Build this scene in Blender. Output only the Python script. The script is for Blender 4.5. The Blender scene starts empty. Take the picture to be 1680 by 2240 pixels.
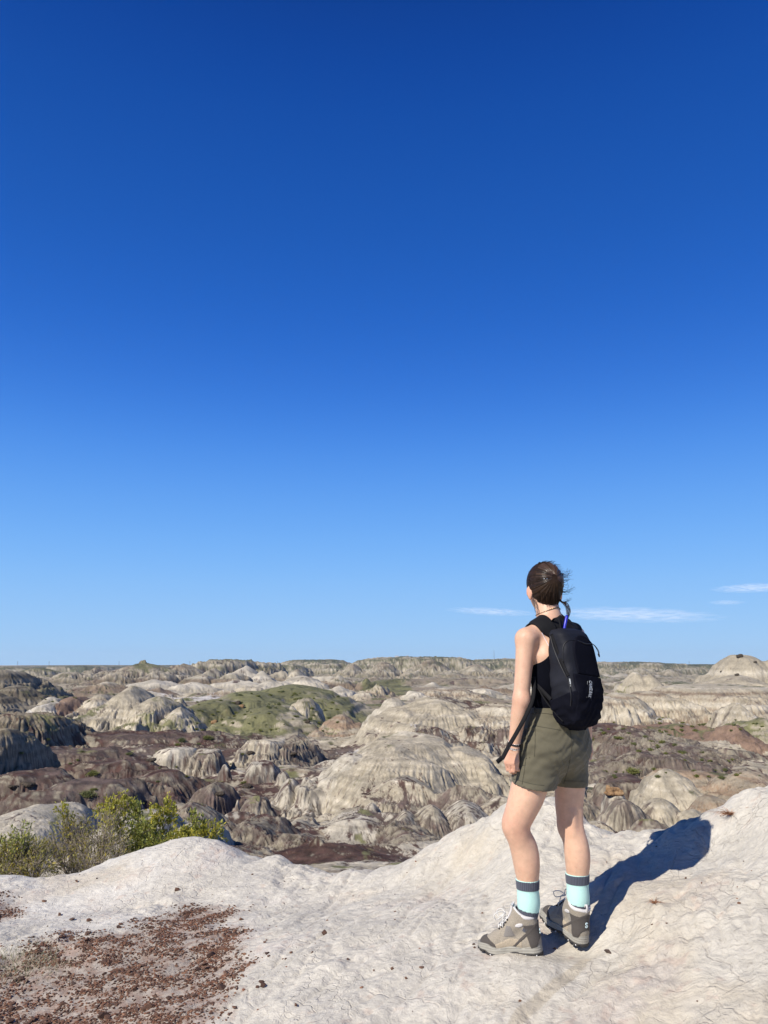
import bpy, bmesh, math, random, os
import numpy as np
from mathutils import Vector, Matrix
from mathutils.bvhtree import BVHTree

SC = bpy.context.scene
COL = SC.collection
rng = np.random.default_rng(7)
random.seed(7)

# ------------------------------------------------------------------ camera model
FPX, PITCH, CAMZ = 1683.0, math.radians(11.1), 1.237
CP, SP = math.cos(PITCH), math.sin(PITCH)

def P(u, v, Y):
    """point at depth Y seen at pixel (u, v) of the 1680 x 2240 photograph"""
    xv, yv = (u - 840) / FPX, (1120 - v) / FPX
    dy, dz = CP - yv * SP, SP + yv * CP
    return np.array([xv * Y / dy, Y, CAMZ + dz / dy * Y])

def project(x, y, z):
    zz = z - CAMZ
    dep = y * CP + zz * SP
    upc = -y * SP + zz * CP
    dep = np.maximum(dep, 1e-3)
    return 840 + FPX * x / dep, 1120 - FPX * upc / dep

# ------------------------------------------------------------------ noise
def _hash(ix, iy, seed):
    h = (ix.astype(np.int64) * 374761393 + iy.astype(np.int64) * 668265263 + seed * 1442695041) & 0xFFFFFFFF
    h = ((h ^ (h >> 13)) * 1274126177) & 0xFFFFFFFF
    return (h ^ (h >> 16)) & 0xFFFFFFFF

def perlin(x, y, seed=0):
    x = np.asarray(x, np.float64); y = np.asarray(y, np.float64)
    x, y = np.broadcast_arrays(x, y)
    xi = np.floor(x); yi = np.floor(y)
    fx = (x - xi).astype(np.float32); fy = (y - yi).astype(np.float32)
    xi = xi.astype(np.int64); yi = yi.astype(np.int64)
    def g(ox, oy):
        a = _hash(xi + ox, yi + oy, seed).astype(np.float32) * np.float32(2 * math.pi / 4294967296.0)
        return np.cos(a) * (fx - ox) + np.sin(a) * (fy - oy)
    ux = fx * fx * fx * (fx * (fx * 6 - 15) + 10); uy = fy * fy * fy * (fy * (fy * 6 - 15) + 10)
    a = g(0, 0); a = a + ux * (g(1, 0) - a)
    b = g(0, 1); b = b + ux * (g(1, 1) - b)
    return (a + uy * (b - a)) * 1.5

def fbm(x, y, seed=0, octv=4, gain=0.5):
    s = 0; a = 1.0
    for i in range(octv):
        s = s + a * perlin(x * 2 ** i + 17.3 * i, y * 2 ** i - 9.1 * i, seed + i); a *= gain
    return s

def sstep(a, b, x):
    t = np.clip((x - a) / (b - a), 0, 1)
    return t * t * (3 - 2 * t)

def lerp(a, b, t):
    return a + (b - a) * t

# ------------------------------------------------------------------ scene helpers
def tag(o, label=None, cat=None, group=None, kind=None):
    if label: o['label'] = label
    if cat: o['category'] = cat
    if group: o['group'] = group
    if kind: o['kind'] = kind
    return o

def empty(name, loc=(0, 0, 0)):
    o = bpy.data.objects.new(name, None); COL.objects.link(o)
    o.location = tuple(float(c) for c in loc); o.empty_display_size = 0.1
    return o

def mesh_data(name, V, F, col=None, smooth=True, mat=None):
    V = np.ascontiguousarray(V, np.float32); F = np.ascontiguousarray(F, np.int32)
    me = bpy.data.meshes.new(name)
    n, k = F.shape
    me.vertices.add(len(V)); me.vertices.foreach_set('co', V.ravel())
    me.loops.add(n * k); me.loops.foreach_set('vertex_index', F.ravel())
    me.polygons.add(n)
    me.polygons.foreach_set('loop_start', np.arange(0, n * k, k, dtype=np.int32))
    me.update(calc_edges=True)
    me.polygons.foreach_set('use_smooth', np.full(n, smooth, bool))
    if col is not None:
        at = me.attributes.new('Col', 'FLOAT_COLOR', 'POINT')
        c = np.ones((len(V), 4), np.float32); c[:, :3] = col
        at.data.foreach_set('color', c.ravel())
    if mat: me.materials.append(mat)
    return me

def obj(name, me, parent=None, base=None):
    o = bpy.data.objects.new(name, me); COL.objects.link(o)
    if parent: o.parent = parent
    return o

def grid_faces(nr, nc, wrap=False):
    i = np.arange(nr - 1)[:, None]; j = np.arange(nc if wrap else nc - 1)[None, :]
    j2 = (j + 1) % nc
    a = i * nc + j; b = i * nc + j2; c = (i + 1) * nc + j2; d = (i + 1) * nc + j
    return np.stack([a, b, c, d], -1).reshape(-1, 4)

# ------------------------------------------------------------------ materials
class NT:
    def __init__(self, name):
        self.m = bpy.data.materials.new(name); self.m.use_nodes = True
        self.t = self.m.node_tree; self.n = self.t.nodes; self.l = self.t.links
        self.b = self.n['Principled BSDF']
    def new(self, typ, **kw):
        nd = self.n.new(typ)
        for k, v in kw.items():
            if k.startswith('i_'):
                nd.inputs[k[2:].replace('_', ' ')].default_value = v
            else: setattr(nd, k, v)
        return nd
    def link(self, a, b): self.l.new(a, b)
    def noise(self, scale, detail=4, rough=0.55, vec=None, dim='3D', dist=0.0):
        nd = self.new('ShaderNodeTexNoise', i_Scale=scale, i_Detail=detail, i_Roughness=rough, i_Distortion=dist)
        if vec is not None: self.link(vec, nd.inputs['Vector'])
        return nd.outputs['Fac']
    def ramp(self, fac, stops):
        nd = self.new('ShaderNodeValToRGB'); self.link(fac, nd.inputs['Fac'])
        e = nd.color_ramp.elements
        while len(e) < len(stops): e.new(0.5)
        for el, (p, c) in zip(e, stops):
            el.position = p; el.color = (c, c, c, 1) if not hasattr(c, '__len__') else (*c, 1)
        return nd.outputs['Color']
    def mul(self, a, b, fac=1.0):
        nd = self.new('ShaderNodeMix', data_type='RGBA', blend_type='MULTIPLY')
        nd.inputs[0].default_value = fac
        self._set(nd.inputs[6], a); self._set(nd.inputs[7], b)
        return nd.outputs[2]
    def mix(self, fac, a, b):
        nd = self.new('ShaderNodeMix', data_type='RGBA')
        self._set(nd.inputs[0], fac); self._set(nd.inputs[6], a); self._set(nd.inputs[7], b)
        return nd.outputs[2]
    def math(self, op, a, b=0.0):
        nd = self.new('ShaderNodeMath', operation=op)
        self._set(nd.inputs[0], a); self._set(nd.inputs[1], b)
        return nd.outputs[0]
    def _set(self, sock, v):
        if hasattr(v, 'is_linked') or isinstance(v, bpy.types.NodeSocket): self.link(v, sock)
        elif hasattr(v, '__len__'): sock.default_value = (*v, 1) if len(v) == 3 and len(sock.default_value) == 4 else v
        else: sock.default_value = v
    def bump(self, h, strength=0.5, dist=0.01, normal=None):
        nd = self.new('ShaderNodeBump', i_Strength=strength, i_Distance=dist)
        self.link(h, nd.inputs['Height'])
        if normal is not None: self.link(normal, nd.inputs['Normal'])
        return nd.outputs['Normal']
    def out(self, color=None, normal=None, rough=0.9, **kw):
        if color is not None: self._set(self.b.inputs['Base Color'], color)
        if normal is not None: self.link(normal, self.b.inputs['Normal'])
        self._set(self.b.inputs['Roughness'], rough)
        for k, v in kw.items(): self._set(self.b.inputs[k.replace('_', ' ')], v)
        return self.m
    def col(self):
        return self.new('ShaderNodeAttribute', attribute_name='Col').outputs['Color']
    def objvec(self):
        return self.new('ShaderNodeTexCoord').outputs['Object']

def simple(name, color, rough=0.7, var=0.25, scale=60, bump=0.0, bdist=0.002, **kw):
    t = NT(name); vec = t.objvec()
    nz = t.noise(scale, 5, 0.6, vec)
    c = t.mul(color, t.ramp(nz, [(0.25, 1 - var), (0.75, 1 + var * 0.6)]))
    nrm = t.bump(t.noise(scale * 3, 4, 0.6, vec), bump, bdist) if bump else None
    return t.out(c, nrm, rough, **kw)

# ------------------------------------------------------------------ light, sky, camera
SUN_EL, SUN_AZ = math.radians(39.5), math.radians(-135)     # azimuth measured from +Y towards +X
def light_and_camera():
    sd = Vector((math.sin(SUN_AZ) * math.cos(SUN_EL), math.cos(SUN_AZ) * math.cos(SUN_EL), math.sin(SUN_EL)))
    L = bpy.data.lights.new('sun', 'SUN'); L.energy = 5.0; L.angle = math.radians(0.53); L.color = (1.0, 0.935, 0.835)
    lo = bpy.data.objects.new('sun', L); COL.objects.link(lo)
    lo.rotation_euler = sd.to_track_quat('Z', 'Y').to_euler(); lo.location = sd * 50
    w = bpy.data.worlds.new('World'); SC.world = w; w.use_nodes = True
    nt = w.node_tree; bg = nt.nodes['Background']
    sky = nt.nodes.new('ShaderNodeTexSky'); sky.sky_type = 'NISHITA'; sky.sun_disc = False
    sky.sun_elevation = SUN_EL; sky.sun_rotation = SUN_AZ
    sky.altitude = 750; sky.air_density = 1.0; sky.dust_density = 0.15; sky.ozone_density = 1.0
    # clear high-plains blue: the Nishita sky graded to a deeper blue with height
    tc = nt.nodes.new('ShaderNodeTexCoord'); sx = nt.nodes.new('ShaderNodeSeparateXYZ')
    nt.links.new(tc.outputs['Generated'], sx.inputs[0])
    rp = nt.nodes.new('ShaderNodeValToRGB'); nt.links.new(sx.outputs['Z'], rp.inputs['Fac'])
    lin = lambda q: tuple((k / 255 / 12.92 if k < 10 else ((k / 255 + .055) / 1.055) ** 2.4) for k in q)
    stops = [(-1.0, (120, 120, 110)), (.0, (163, 203, 240)), (.1, (128, 186, 247)), (.175, (104, 168, 243)), (.262, (72, 141, 232)), (.34, (48, 116, 214)),
             (.424, (30, 98, 196)), (.51, (22, 88, 181)), (.618, (9, 75, 166)), (.705, (0, 61, 152)), (.85, (4, 38, 88)), (1.0, (16, 30, 54))]  # unseen top stops darkened and greyed to cut blue fill in shadows
    rp.color_ramp.interpolation = 'B_SPLINE'
    e = rp.color_ramp.elements
    while len(e) < len(stops) - 1: e.new(.5)
    for el, (p_, c_) in zip(e, stops[1:]):
        el.position = p_; el.color = (*[k for k in lin(c_)], 1)
    mx = nt.nodes.new('ShaderNodeMix'); mx.data_type = 'RGBA'; mx.inputs[0].default_value = 0.96
    nt.links.new(sky.outputs[0], mx.inputs[6]); gain = nt.nodes.new('ShaderNodeVectorMath'); gain.operation = 'SCALE'; gain.inputs['Scale'].default_value = 8.75
    nt.links.new(rp.outputs[0], gain.inputs[0]); nt.links.new(gain.outputs[0], mx.inputs[7])
    nt.links.new(mx.outputs[2], bg.inputs['Color'])
    bg.inputs['Strength'].default_value = 0.1
    cam = bpy.data.cameras.new('camera'); co = bpy.data.objects.new('camera', cam); COL.objects.link(co)
    cam.sensor_fit = 'VERTICAL'; cam.sensor_height = 24.0; cam.lens = 24.0 * FPX / 2240
    cam.clip_start = 0.05; cam.clip_end = 40000
    co.location = (0, 0, CAMZ); co.rotation_euler = (math.pi / 2 + PITCH, 0, 0)
    SC.camera = co
    vs = SC.view_settings; vs.view_transform = 'Standard'; vs.look = 'None'; vs.exposure = 0.25; vs.gamma = 1.0
    SC.cycles.max_bounces = 5; SC.cycles.diffuse_bounces = 3; SC.cycles.transparent_max_bounces = 8
    SC.cycles.use_denoising = True; SC.cycles.volume_bounces = 1
light_and_camera()
# ================================================================== badlands terrain
ZB_T = [(25, 1912), (35, 1862), (45, 1826), (60, 1779), (75, 1738), (90, 1704), (110, 1664), (130, 1631), (160, 1608), (200, 1590),
        (260, 1568), (400, 1533), (600, 1511), (900, 1496), (1300, 1487), (2000, 1476), (2600, 1469), (3200, 1456.5), (4200, 1455), (9000, 1453.5)]
ZB_R = np.array([5, 12] + [t[0] for t in ZB_T], float)
ZB_Z = np.array([-5.4, -5.2] + [P(840, t[1], t[0])[2] for t in ZB_T])
def zbase(R):
    return np.interp(np.log(R), np.log(ZB_R), ZB_Z)

# clay, layered and cover colours (albedo)
PALE = np.array([.49, .445, .36]); CLAY = np.array([.375, .33, .25]); DARKCLAY = np.array([.17, .145, .105])
BAND = np.array([.20, .150, .108]); MAROON = np.array([.066, .035, .029]); PURPLE = np.array([.118, .092, .080])
WHITE = np.array([.60, .575, .54]); GRASS = np.array([.175, .172, .082]); OLIVE = np.array([.10, .10, .052])
TAN = np.array([.27, .195, .135]); REDD = np.array([.205, .14, .104])

# name of tint -> (pale colour, band colour, band strength, lag on flats, grass on flats)
TINT = {
    'base':   (CLAY, BAND, .55, .35, .25),
    'pale':   (PALE * .93, CLAY * .75, .5, .05, .0),
    'clay':   (CLAY * 1.08, CLAY * .6, .5, .05, .0),
    'layer':  (CLAY * 1.05, BAND, .95, .15, .1),
    'darkl':  (CLAY * .62, DARKCLAY * .6, .9, .2, .2),
    'dark':   (DARKCLAY * 1.55, DARKCLAY * .55, .8, .1, .55),
    'green':  (CLAY * .9, GRASS, .5, .0, .62),
    'maroon': (CLAY * .72, MAROON * 1.1, .6, .95, .0),
    'purple': (CLAY * .78, PURPLE, .6, .35, .1),
    'red':    (REDD, TAN, .5, .2, .15),
    'tan':    (TAN, CLAY * .9, .7, .15, .3),
    'far':    (CLAY * 1.0, OLIVE * 1.1, .85, .1, .9),
    'white':  (PALE * .84, PALE * .66, .4, .0, .0),
}
# (u, v of the crest, distance, half width in px, half depth in m, shape, tint, gully strength)
HILLS = [
    # --- far rim
    (915, 1437, 1750, 205, 260, 'mesa', 'far', 1.2), (700, 1443, 1900, 130, 300, 'mesa', 'far', 1.0),
    (1130, 1441, 1800, 170, 260, 'mesa', 'far', 1.0), (1360, 1448, 1900, 170, 330, 'mesa', 'far', 1.2),
    (1510, 1453, 2300, 160, 300, 'mesa', 'far', 1.0),
    (945, 1441, 1480, 70, 150, 'cone', 'layer', 1.3), (838, 1448, 1480, 58, 140, 'cone', 'layer', 1.2),
    (770, 1452, 1500, 48, 130, 'cone', 'layer', 1.2), (1040, 1452, 1450, 75, 120, 'cone', 'layer', 1.2),
    (1105, 1460, 1400, 55, 90, 'cone', 'layer', 1.0), (890, 1470, 1380, 34, 60, 'cone', 'layer', 1.0),
    (990, 1472, 1300, 85, 70, 'dome', 'layer', 1.0), (1330, 1462, 1600, 60, 130, 'cone', 'far', 1.2),
    (1400, 1462, 1550, 55, 130, 'cone', 'layer', 1.2), (1462, 1466, 1550, 60, 120, 'cone', 'layer', 1.2),
    (1520, 1474, 1500, 60, 100, 'cone', 'layer', 1.0), (1440, 1482, 1150, 90, 70, 'dome', 'layer', 1.0),
    (500, 1443, 1150, 92, 150, 'mesa', 'far', 1.0), (560, 1450, 1250, 80, 150, 'mesa', 'far', 1.0),
    (535, 1455, 1000, 60, 75, 'cone', 'pale', 1.0), (470, 1462, 980, 50, 70, 'cone', 'layer', 1.0),
    (640, 1452, 1500, 60, 150, 'dome', 'far', 1.0), (615, 1466, 1000, 50, 60, 'cone', 'layer', 1.0),
    (312, 1451, 920, 150, 120, 'cone', 'layer', 1.3), (313, 1442.5, 920, 17, 9, 'mesa', 'dark', .5),
    (215, 1458, 1000, 60, 90, 'cone', 'layer', 1.1), (400, 1453, 1000, 85, 100, 'cone', 'layer', 1.2),
    (345, 1466, 820, 60, 50, 'cone', 'layer', 1.2), (250, 1472, 780, 70, 50, 'cone', 'layer', 1.1),
    (150, 1470, 850, 70, 50, 'dome', 'layer', 1.1), (90, 1462, 1100, 80, 90, 'dome', 'far', 1.0),
    (30, 1460, 1500, 90, 120, 'mesa', 'far', 1.0), (180, 1456, 2100, 100, 160, 'mesa', 'far', .8),
    (440, 1474, 760, 60, 50, 'cone', 'layer', 1.0), (510, 1472, 760, 55, 50, 'dome', 'layer', 1.0),
    (575, 1470, 800, 50, 50, 'cone', 'pale', 1.0),
    # --- middle distance
    (655, 1466, 640, 42, 38, 'dome', 'layer', 1.2), (660, 1478, 600, 82, 45, 'cone', 'pale', 1.2),
    (742, 1476, 620, 58, 42, 'cone', 'layer', 1.2), (800, 1485, 600, 30, 25, 'cone', 'layer', 1.0),
    (335, 1488, 620, 100, 45, 'cone', 'pale', 1.0), (420, 1492, 560, 75, 35, 'cone', 'pale', 1.0),
    (520, 1490, 600, 95, 40, 'dome', 'pale', 1.0), (590, 1488, 560, 55, 35, 'cone', 'pale', 1.0),
    (235, 1494, 560, 75, 35, 'cone', 'layer', 1.0),
    (745, 1500, 430, 48, 26, 'cone', 'pale', 1.3), (700, 1512, 420, 40, 20, 'dome', 'layer', 1.0),
    (826, 1496, 470, 40, 22, 'cone', 'layer', 1.2), (970, 1496, 450, 85, 36, 'cone', 'layer', 1.3),
    (905, 1511, 420, 34, 18, 'dome', 'pale', 1.0), (1060, 1505, 470, 50, 25, 'dome', 'pale', 1.0),
    (1100, 1490, 900, 90, 60, 'dome', 'layer', 1.0), (1290, 1488, 800, 70, 50, 'cone', 'layer', 1.0),
    (20, 1461, 390, 82, 55, 'dome', 'darkl', 1.0), (-60, 1458, 370, 90, 60, 'dome', 'darkl', 1.0),
    (40, 1503, 300, 90, 26, 'dome', 'darkl', 1.1), (-30, 1515, 270, 110, 30, 'dome', 'darkl', 1.0),
    (25, 1506, 340, 26, 12, 'dome', 'clay', .8), (110, 1527, 290, 36, 14, 'dome', 'pale', 1.2),
    (1388, 1467, 390, 66, 30, 'cone', 'clay', 1.1), (1420, 1478, 380, 52, 26, 'cone', 'clay', 1.1),
    (1622, 1434, 340, 112, 40, 'dome', 'clay', .7), (1690, 1446, 330, 80, 35, 'dome', 'clay', .7),
    (1600, 1478, 300, 140, 40, 'dome', 'clay', .8),
    (1560, 1499, 258, 240, 52, 'mesa', 'layer', .8), (1420, 1512, 236, 100, 32, 'dome', 'layer', 1.5),
    (1350, 1516, 215, 90, 30, 'dome', 'layer', 1.3),
    (1610, 1538, 200, 44, 14, 'dome', 'clay', 1.0), (1315, 1522, 190, 62, 26, 'mesa', 'layer', 1.2),
    # --- nearer middle
    (292, 1500, 196, 108, 28, 'cone', 'clay', 1.2), (345, 1524, 186, 80, 22, 'dome', 'clay', 1.4),
    (395, 1545, 178, 60, 16, 'cone', 'clay', 1.3), (230, 1517, 240, 62, 26, 'dome', 'layer', 1.0),
    (165, 1524, 236, 62, 26, 'dome', 'red', 1.0), (118, 1536, 226, 48, 22, 'dome', 'pale', 1.2),
    (640, 1497, 275, 165, 62, 'dome', 'green', .2), (540, 1512, 240, 150, 50, 'dome', 'green', .2),
    (470, 1530, 215, 110, 36, 'dome', 'green', .2), (590, 1545, 190, 120, 26, 'dome', 'green', .2),
    (668, 1525, 205, 50, 13, 'dome', 'clay', 1.4), (640, 1545, 192, 34, 9, 'cone', 'pale', 1.2),
    (500, 1541, 196, 36, 9, 'cone', 'tan', 1.2), (745, 1562, 176, 66, 14, 'cone', 'tan', 1.0),
    (62, 1554, 124, 118, 23, 'dome', 'dark', 1.5), (-40, 1552, 122, 110, 23, 'dome', 'dark', 1.5),
    (14, 1600, 86, 66, 13, 'dome', 'dark', 1.8), (-60, 1594, 84, 70, 13, 'dome', 'dark', 1.8),
    (955, 1527, 145, 190, 36, 'dome', 'clay', .4), (860, 1529, 158, 75, 16, 'dome', 'pale', .8),
    (1090, 1540, 140, 150, 30, 'dome', 'layer', .8), (1190, 1545, 138, 130, 18, 'dome', 'layer', 1.2),
    (640, 1607, 116, 80, 13, 'dome', 'purple', 1.4), (590, 1612, 112, 66, 11, 'mesa', 'clay', 1.4),
    (390, 1636, 101, 72, 7, 'mesa', 'pale', 1.5), (455, 1640, 99, 45, 6, 'mesa', 'clay', 1.3),
    (492, 1675, 82, 19, 1.7, 'dome', 'pale', .3), (575, 1671, 82, 46, 4, 'mesa', 'pale', 1.1),
    (622, 1688, 76, 26, 2.6, 'dome', 'pale', 1.0), (520, 1745, 58, 12, 1.2, 'cone', 'pale', .4),
    # --- ledges of the maroon flats
    (300, 1603, 135, 260, 12, 'mesa', 'maroon', .8), (150, 1640, 104, 190, 9, 'mesa', 'maroon', .9),
    (250, 1662, 88, 150, 6, 'mesa', 'maroon', 1.0), (60, 1690, 76, 150, 6, 'mesa', 'maroon', .8),
    (360, 1690, 74, 110, 6, 'dome', 'maroon', 1.6), (200, 1712, 62, 150, 4.5, 'mesa', 'maroon', 1.0),
    (470, 1718, 62, 75, 4, 'dome', 'maroon', 1.4), (90, 1738, 52, 130, 4.0, 'mesa', 'maroon', 1.0),
    (560, 1738, 57, 50, 3.0, 'dome', 'purple', 1.2), (430, 1768, 46, 100, 4.0, 'dome', 'purple', 1.0),
    (560, 1800, 40, 90, 4.0, 'dome', 'purple', 1.0),
    # --- the big near dome and its skirts
    (905, 1608, 74, 218, 24, 'dome', 'clay', .35), (770, 1655, 68, 105, 9.5, 'dome', 'pale', .9),
    (1010, 1640, 70, 130, 12, 'dome', 'clay', 1.3), (1085, 1655, 74, 70, 9, 'dome', 'layer', 1.2),
    (900, 1708, 57, 170, 6.5, 'dome', 'clay', 1.3), (1020, 1718, 55, 120, 6.5, 'dome', 'purple', 1.5),
    (815, 1754, 50, 48, 2.8, 'cone', 'pale', 1.0), (778, 1794, 44, 150, 9, 'cone', 'pale', 1.3),
    (885, 1784, 45, 50, 6.0, 'cone', 'clay', 1.5), (945, 1766, 46, 60, 8, 'cone', 'clay', 1.5),
    (1020, 1752, 47, 90, 9, 'cone', 'pale', 1.4), (1090, 1745, 50, 80, 4.5, 'dome', 'clay', 1.2),
    (900, 1815, 41, 80, 3.0, 'dome', 'purple', .9), (650, 1785, 46, 60, 4.5, 'dome', 'clay', 1.0),
    (640, 1706, 66, 40, 6, 'dome', 'pale', .7), (690, 1700, 66, 45, 7, 'dome', 'pale', .6),
    (700, 1862, 34.5, 190, 2.6, 'dome', 'maroon', .8), (660, 1830, 38, 60, 2.8, 'dome', 'purple', .9),
    (70, 1763, 34, 190, 8, 'dome', 'white', .5), (300, 1783, 33, 150, 7, 'dome', 'white', .5),
    (420, 1800, 33, 80, 4.5, 'dome', 'white', .7), (500, 1850, 27, 120, 2.5, 'dome', 'purple', .8),
    # --- right of the hiker
    (1400, 1598, 122, 150, 20, 'dome', 'purple', 1.6), (1330, 1590, 128, 110, 16, 'mesa', 'maroon', .8),
    (1500, 1628, 106, 120, 15, 'dome', 'purple', 1.6), (1430, 1640, 92, 140, 10, 'dome', 'purple', 1.7),
    (1480, 1582, 160, 110, 18, 'dome', 'red', .8), (1600, 1585, 142, 62, 14, 'cone', 'red', .9),
    (1660, 1572, 160, 80, 16, 'dome', 'green', .7), (1440, 1600, 128, 30, 4, 'dome', 'pale', 1.0),
    (1540, 1688, 63, 190, 5.0, 'mesa', 'tan', 1.0), (1360, 1690, 62, 90, 4.5, 'mesa', 'maroon', .8),
    (1640, 1694, 55, 140, 9.0, 'dome', 'tan', 1.6), (1545, 1728, 48, 80, 6, 'dome', 'tan', 1.6),
    (1458, 1691, 55, 92, 6.5, 'dome', 'clay', .9), (1346, 1737, 44, 40, 1.8, 'mesa', 'pale', 1.2),
    (1352, 1750, 43, 72, 3.0, 'dome', 'clay', 1.4), (1440, 1755, 44, 80, 3.2, 'dome', 'clay', 1.4),
    (1520, 1775, 42, 70, 3.2, 'dome', 'clay', 1.2), (1420, 1808, 36, 90, 2.4, 'dome', 'purple', 1.0),
    (1310, 1800, 38, 60, 3.0, 'dome', 'clay', 1.0), (1240, 1730, 50, 80, 4.0, 'dome', 'purple', 1.2),
    (1200, 1650, 72, 90, 7.0, 'dome', 'clay', 1.2),
]
# covers in plan: (kind, u, distance, half width in px, half depth in m, strength)
COVERS = [
    ('purple', 300, 70, 430, 28, .75), ('maroon', 480, 78, 330, 26, .78), ('maroon', 380, 52, 330, 10, .8), ('maroon', 580, 42, 220, 6, .7), ('maroon', 900, 48, 230, 5, .55), ('maroon', 1380, 100, 170, 20, .6), ('purple', 560, 90, 220, 22, .6), ('purple', 520, 38, 220, 11, .8), ('purple', 900, 46, 260, 9, .5),
    ('purple', 1420, 100, 190, 26, .7), ('purple', 1300, 45, 90, 8, .6), ('purple', 1400, 36, 120, 5, .7),
    ('purple', 640, 1000, 300, 300, .4), ('purple', 200, 900, 300, 200, .5),
    ('grass', 640, 240, 170, 95, 1.1), ('grass', 500, 205, 140, 40, .9), ('grass', 760, 240, 90, 40, .8),
    ('grass', 150, 380, 90, 85, 1.1), ('grass', 330, 165, 120, 13, 1.0), ('grass', 845, 640, 60, 210, 1.2),
    ('grass', 1085, 330, 55, 80, 1.1), ('grass', 780, 330, 80, 50, .7), ('grass', 1300, 420, 40, 60, .9),
    ('grass', 200, 185, 34, 22, .9), ('grass', 1500, 900, 120, 160, .8), ('grass', 1480, 150, 120, 16, .7),
    ('grass', 1640, 155, 70, 26, .8), ('grass', 1540, 64, 160, 3.0, .55), ('grass', 1400, 36, 60, 2.0, .5),
    ('grass', 860, 3000, 2000, 1300, .8), ('grass', 330, 900, 60, 70, .5), ('grass', 60, 118, 60, 12, .5),
    ('maroon', 300, 120, 330, 26, 1.0), ('maroon', 200, 78, 260, 22, .95), ('maroon', 120, 55, 200, 11, .8),
    ('maroon', 700, 126, 120, 10, .9), ('maroon', 1000, 118, 260, 7, 1.0), ('maroon', 1020, 145, 80, 9, .9),
    ('maroon', 900, 56.5, 240, 4.5, .85), ('maroon', 640, 57, 120, 7, .6), ('maroon', 740, 34, 260, 4.0, 1.1),
    ('maroon', 470, 55, 130, 12, .7), ('maroon', 560, 90, 90, 12, .55), ('maroon', 1340, 128, 110, 12, 1.0),
    ('maroon', 1450, 95, 190, 14, .5), ('maroon', 1350, 63, 90, 4, .8), ('maroon', 1350, 36, 70, 2.5, .9),
    ('maroon', 480, 29, 160, 5, .75), ('maroon', 820, 44, 220, 6, .45), ('maroon', 1040, 50, 140, 6, .5),
    ('maroon', 300, 200, 90, 8, .4), ('maroon', 420, 196, 50, 12, .6), ('maroon', 560, 40, 110, 8, .7),
    ('white', 60, 205, 110, 22, 1.0), ('white', 430, 430, 150, 60, .9), ('white', 900, 122, 240, 3.2, 1.1),
    ('white', 1540, 196, 150, 9, 1.1), ('white', 1440, 520, 60, 60, 1.1), ('white', 110, 106, 80, 5, .7),
    ('white', 1380, 68, 120, 3, .9), ('white', 1620, 76, 90, 6, .8), ('white', 560, 66, 70, 1.6, .8),
    ('white', 620, 460, 60, 60, .7), ('white', 690, 60, 40, 4, .5),
]

def gully_noise(px, py, dx, dy, seed):
    '''stripes that run down the slope (dx, dy = unit vector along the contour), cell by cell so that they branch'''
    ix = np.floor(px); iy = np.floor(py); fx = (px - ix).astype(np.float32); fy = (py - iy).astype(np.float32)
    ix = ix.astype(np.int64); iy = iy.astype(np.int64)
    va = np.zeros(px.shape, np.float32); wt = va.copy()
    for i in (-1, 0, 1):
        for j in (-1, 0, 1):
            h = _hash(ix + i, iy + j, seed)
            ox = i + .5 + .7 * ((h & 0xFFFF).astype(np.float32) / 65535 - .5) - fx
            oy = j + .5 + .7 * ((h >> 16).astype(np.float32) / 65535 - .5) - fy
            d = ox * ox + oy * oy
            w = np.exp(-d * 2.2)
            ph = ((h * 7919) & 0xFFFF).astype(np.float32) / 65535 * 1.6
            va += w * np.cos((ox * dx + oy * dy) * 2 * math.pi + ph); wt += w
    return va / wt

def lay0(C, col, m): return C + (col - C) * m[..., None]

_rh = np.random.default_rng(21)
for _i in range(210):                                         # the lesser mounds that fill the valley floor
    _D = float(np.exp(_rh.uniform(math.log(290), math.log(1500)))); _u = float(_rh.uniform(-120, 1800))
    _vb = float(np.interp(math.log(_D), [math.log(t[0]) for t in ZB_T], [t[1] for t in ZB_T]))
    if any(k == 'grass' and abs(_u - u) < a * .9 and abs(_D - d) < b * .9 for k, u, d, a, b, st in COVERS): continue
    _h = float(_rh.uniform(4, 13)); _a = float(_rh.uniform(18, 60))
    HILLS.append((_u, _vb - _h - _rh.uniform(0, 5), _D, _a, _a / FPX * _D * _rh.uniform(.5, 1.0), ['cone', 'dome', 'cone', 'mesa'][_rh.integers(4)],
                  ['layer', 'pale', 'layer', 'clay', 'far', 'base'][_rh.integers(6)], float(_rh.uniform(.7, 1.3))))
for _i in range(28):
    _D = float(np.exp(_rh.uniform(math.log(34), math.log(125)))); _u = float(_rh.uniform(-80, 720) if _rh.random() < .7 else _rh.uniform(1270, 1750))
    _vb = float(np.interp(math.log(_D), [math.log(t[0]) for t in ZB_T], [t[1] for t in ZB_T]))
    _h = float(_rh.uniform(8, 20)); _a = float(_rh.uniform(22, 70))
    HILLS.append((_u, _vb - _h, _D, _a, _a / FPX * _D * _rh.uniform(.8, 1.5), ['cone', 'dome', 'mesa'][_rh.integers(3)],
                  ['purple', 'pale', 'maroon', 'clay', 'maroon'][_rh.integers(5)], float(_rh.uniform(.8, 1.4))))

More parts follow.
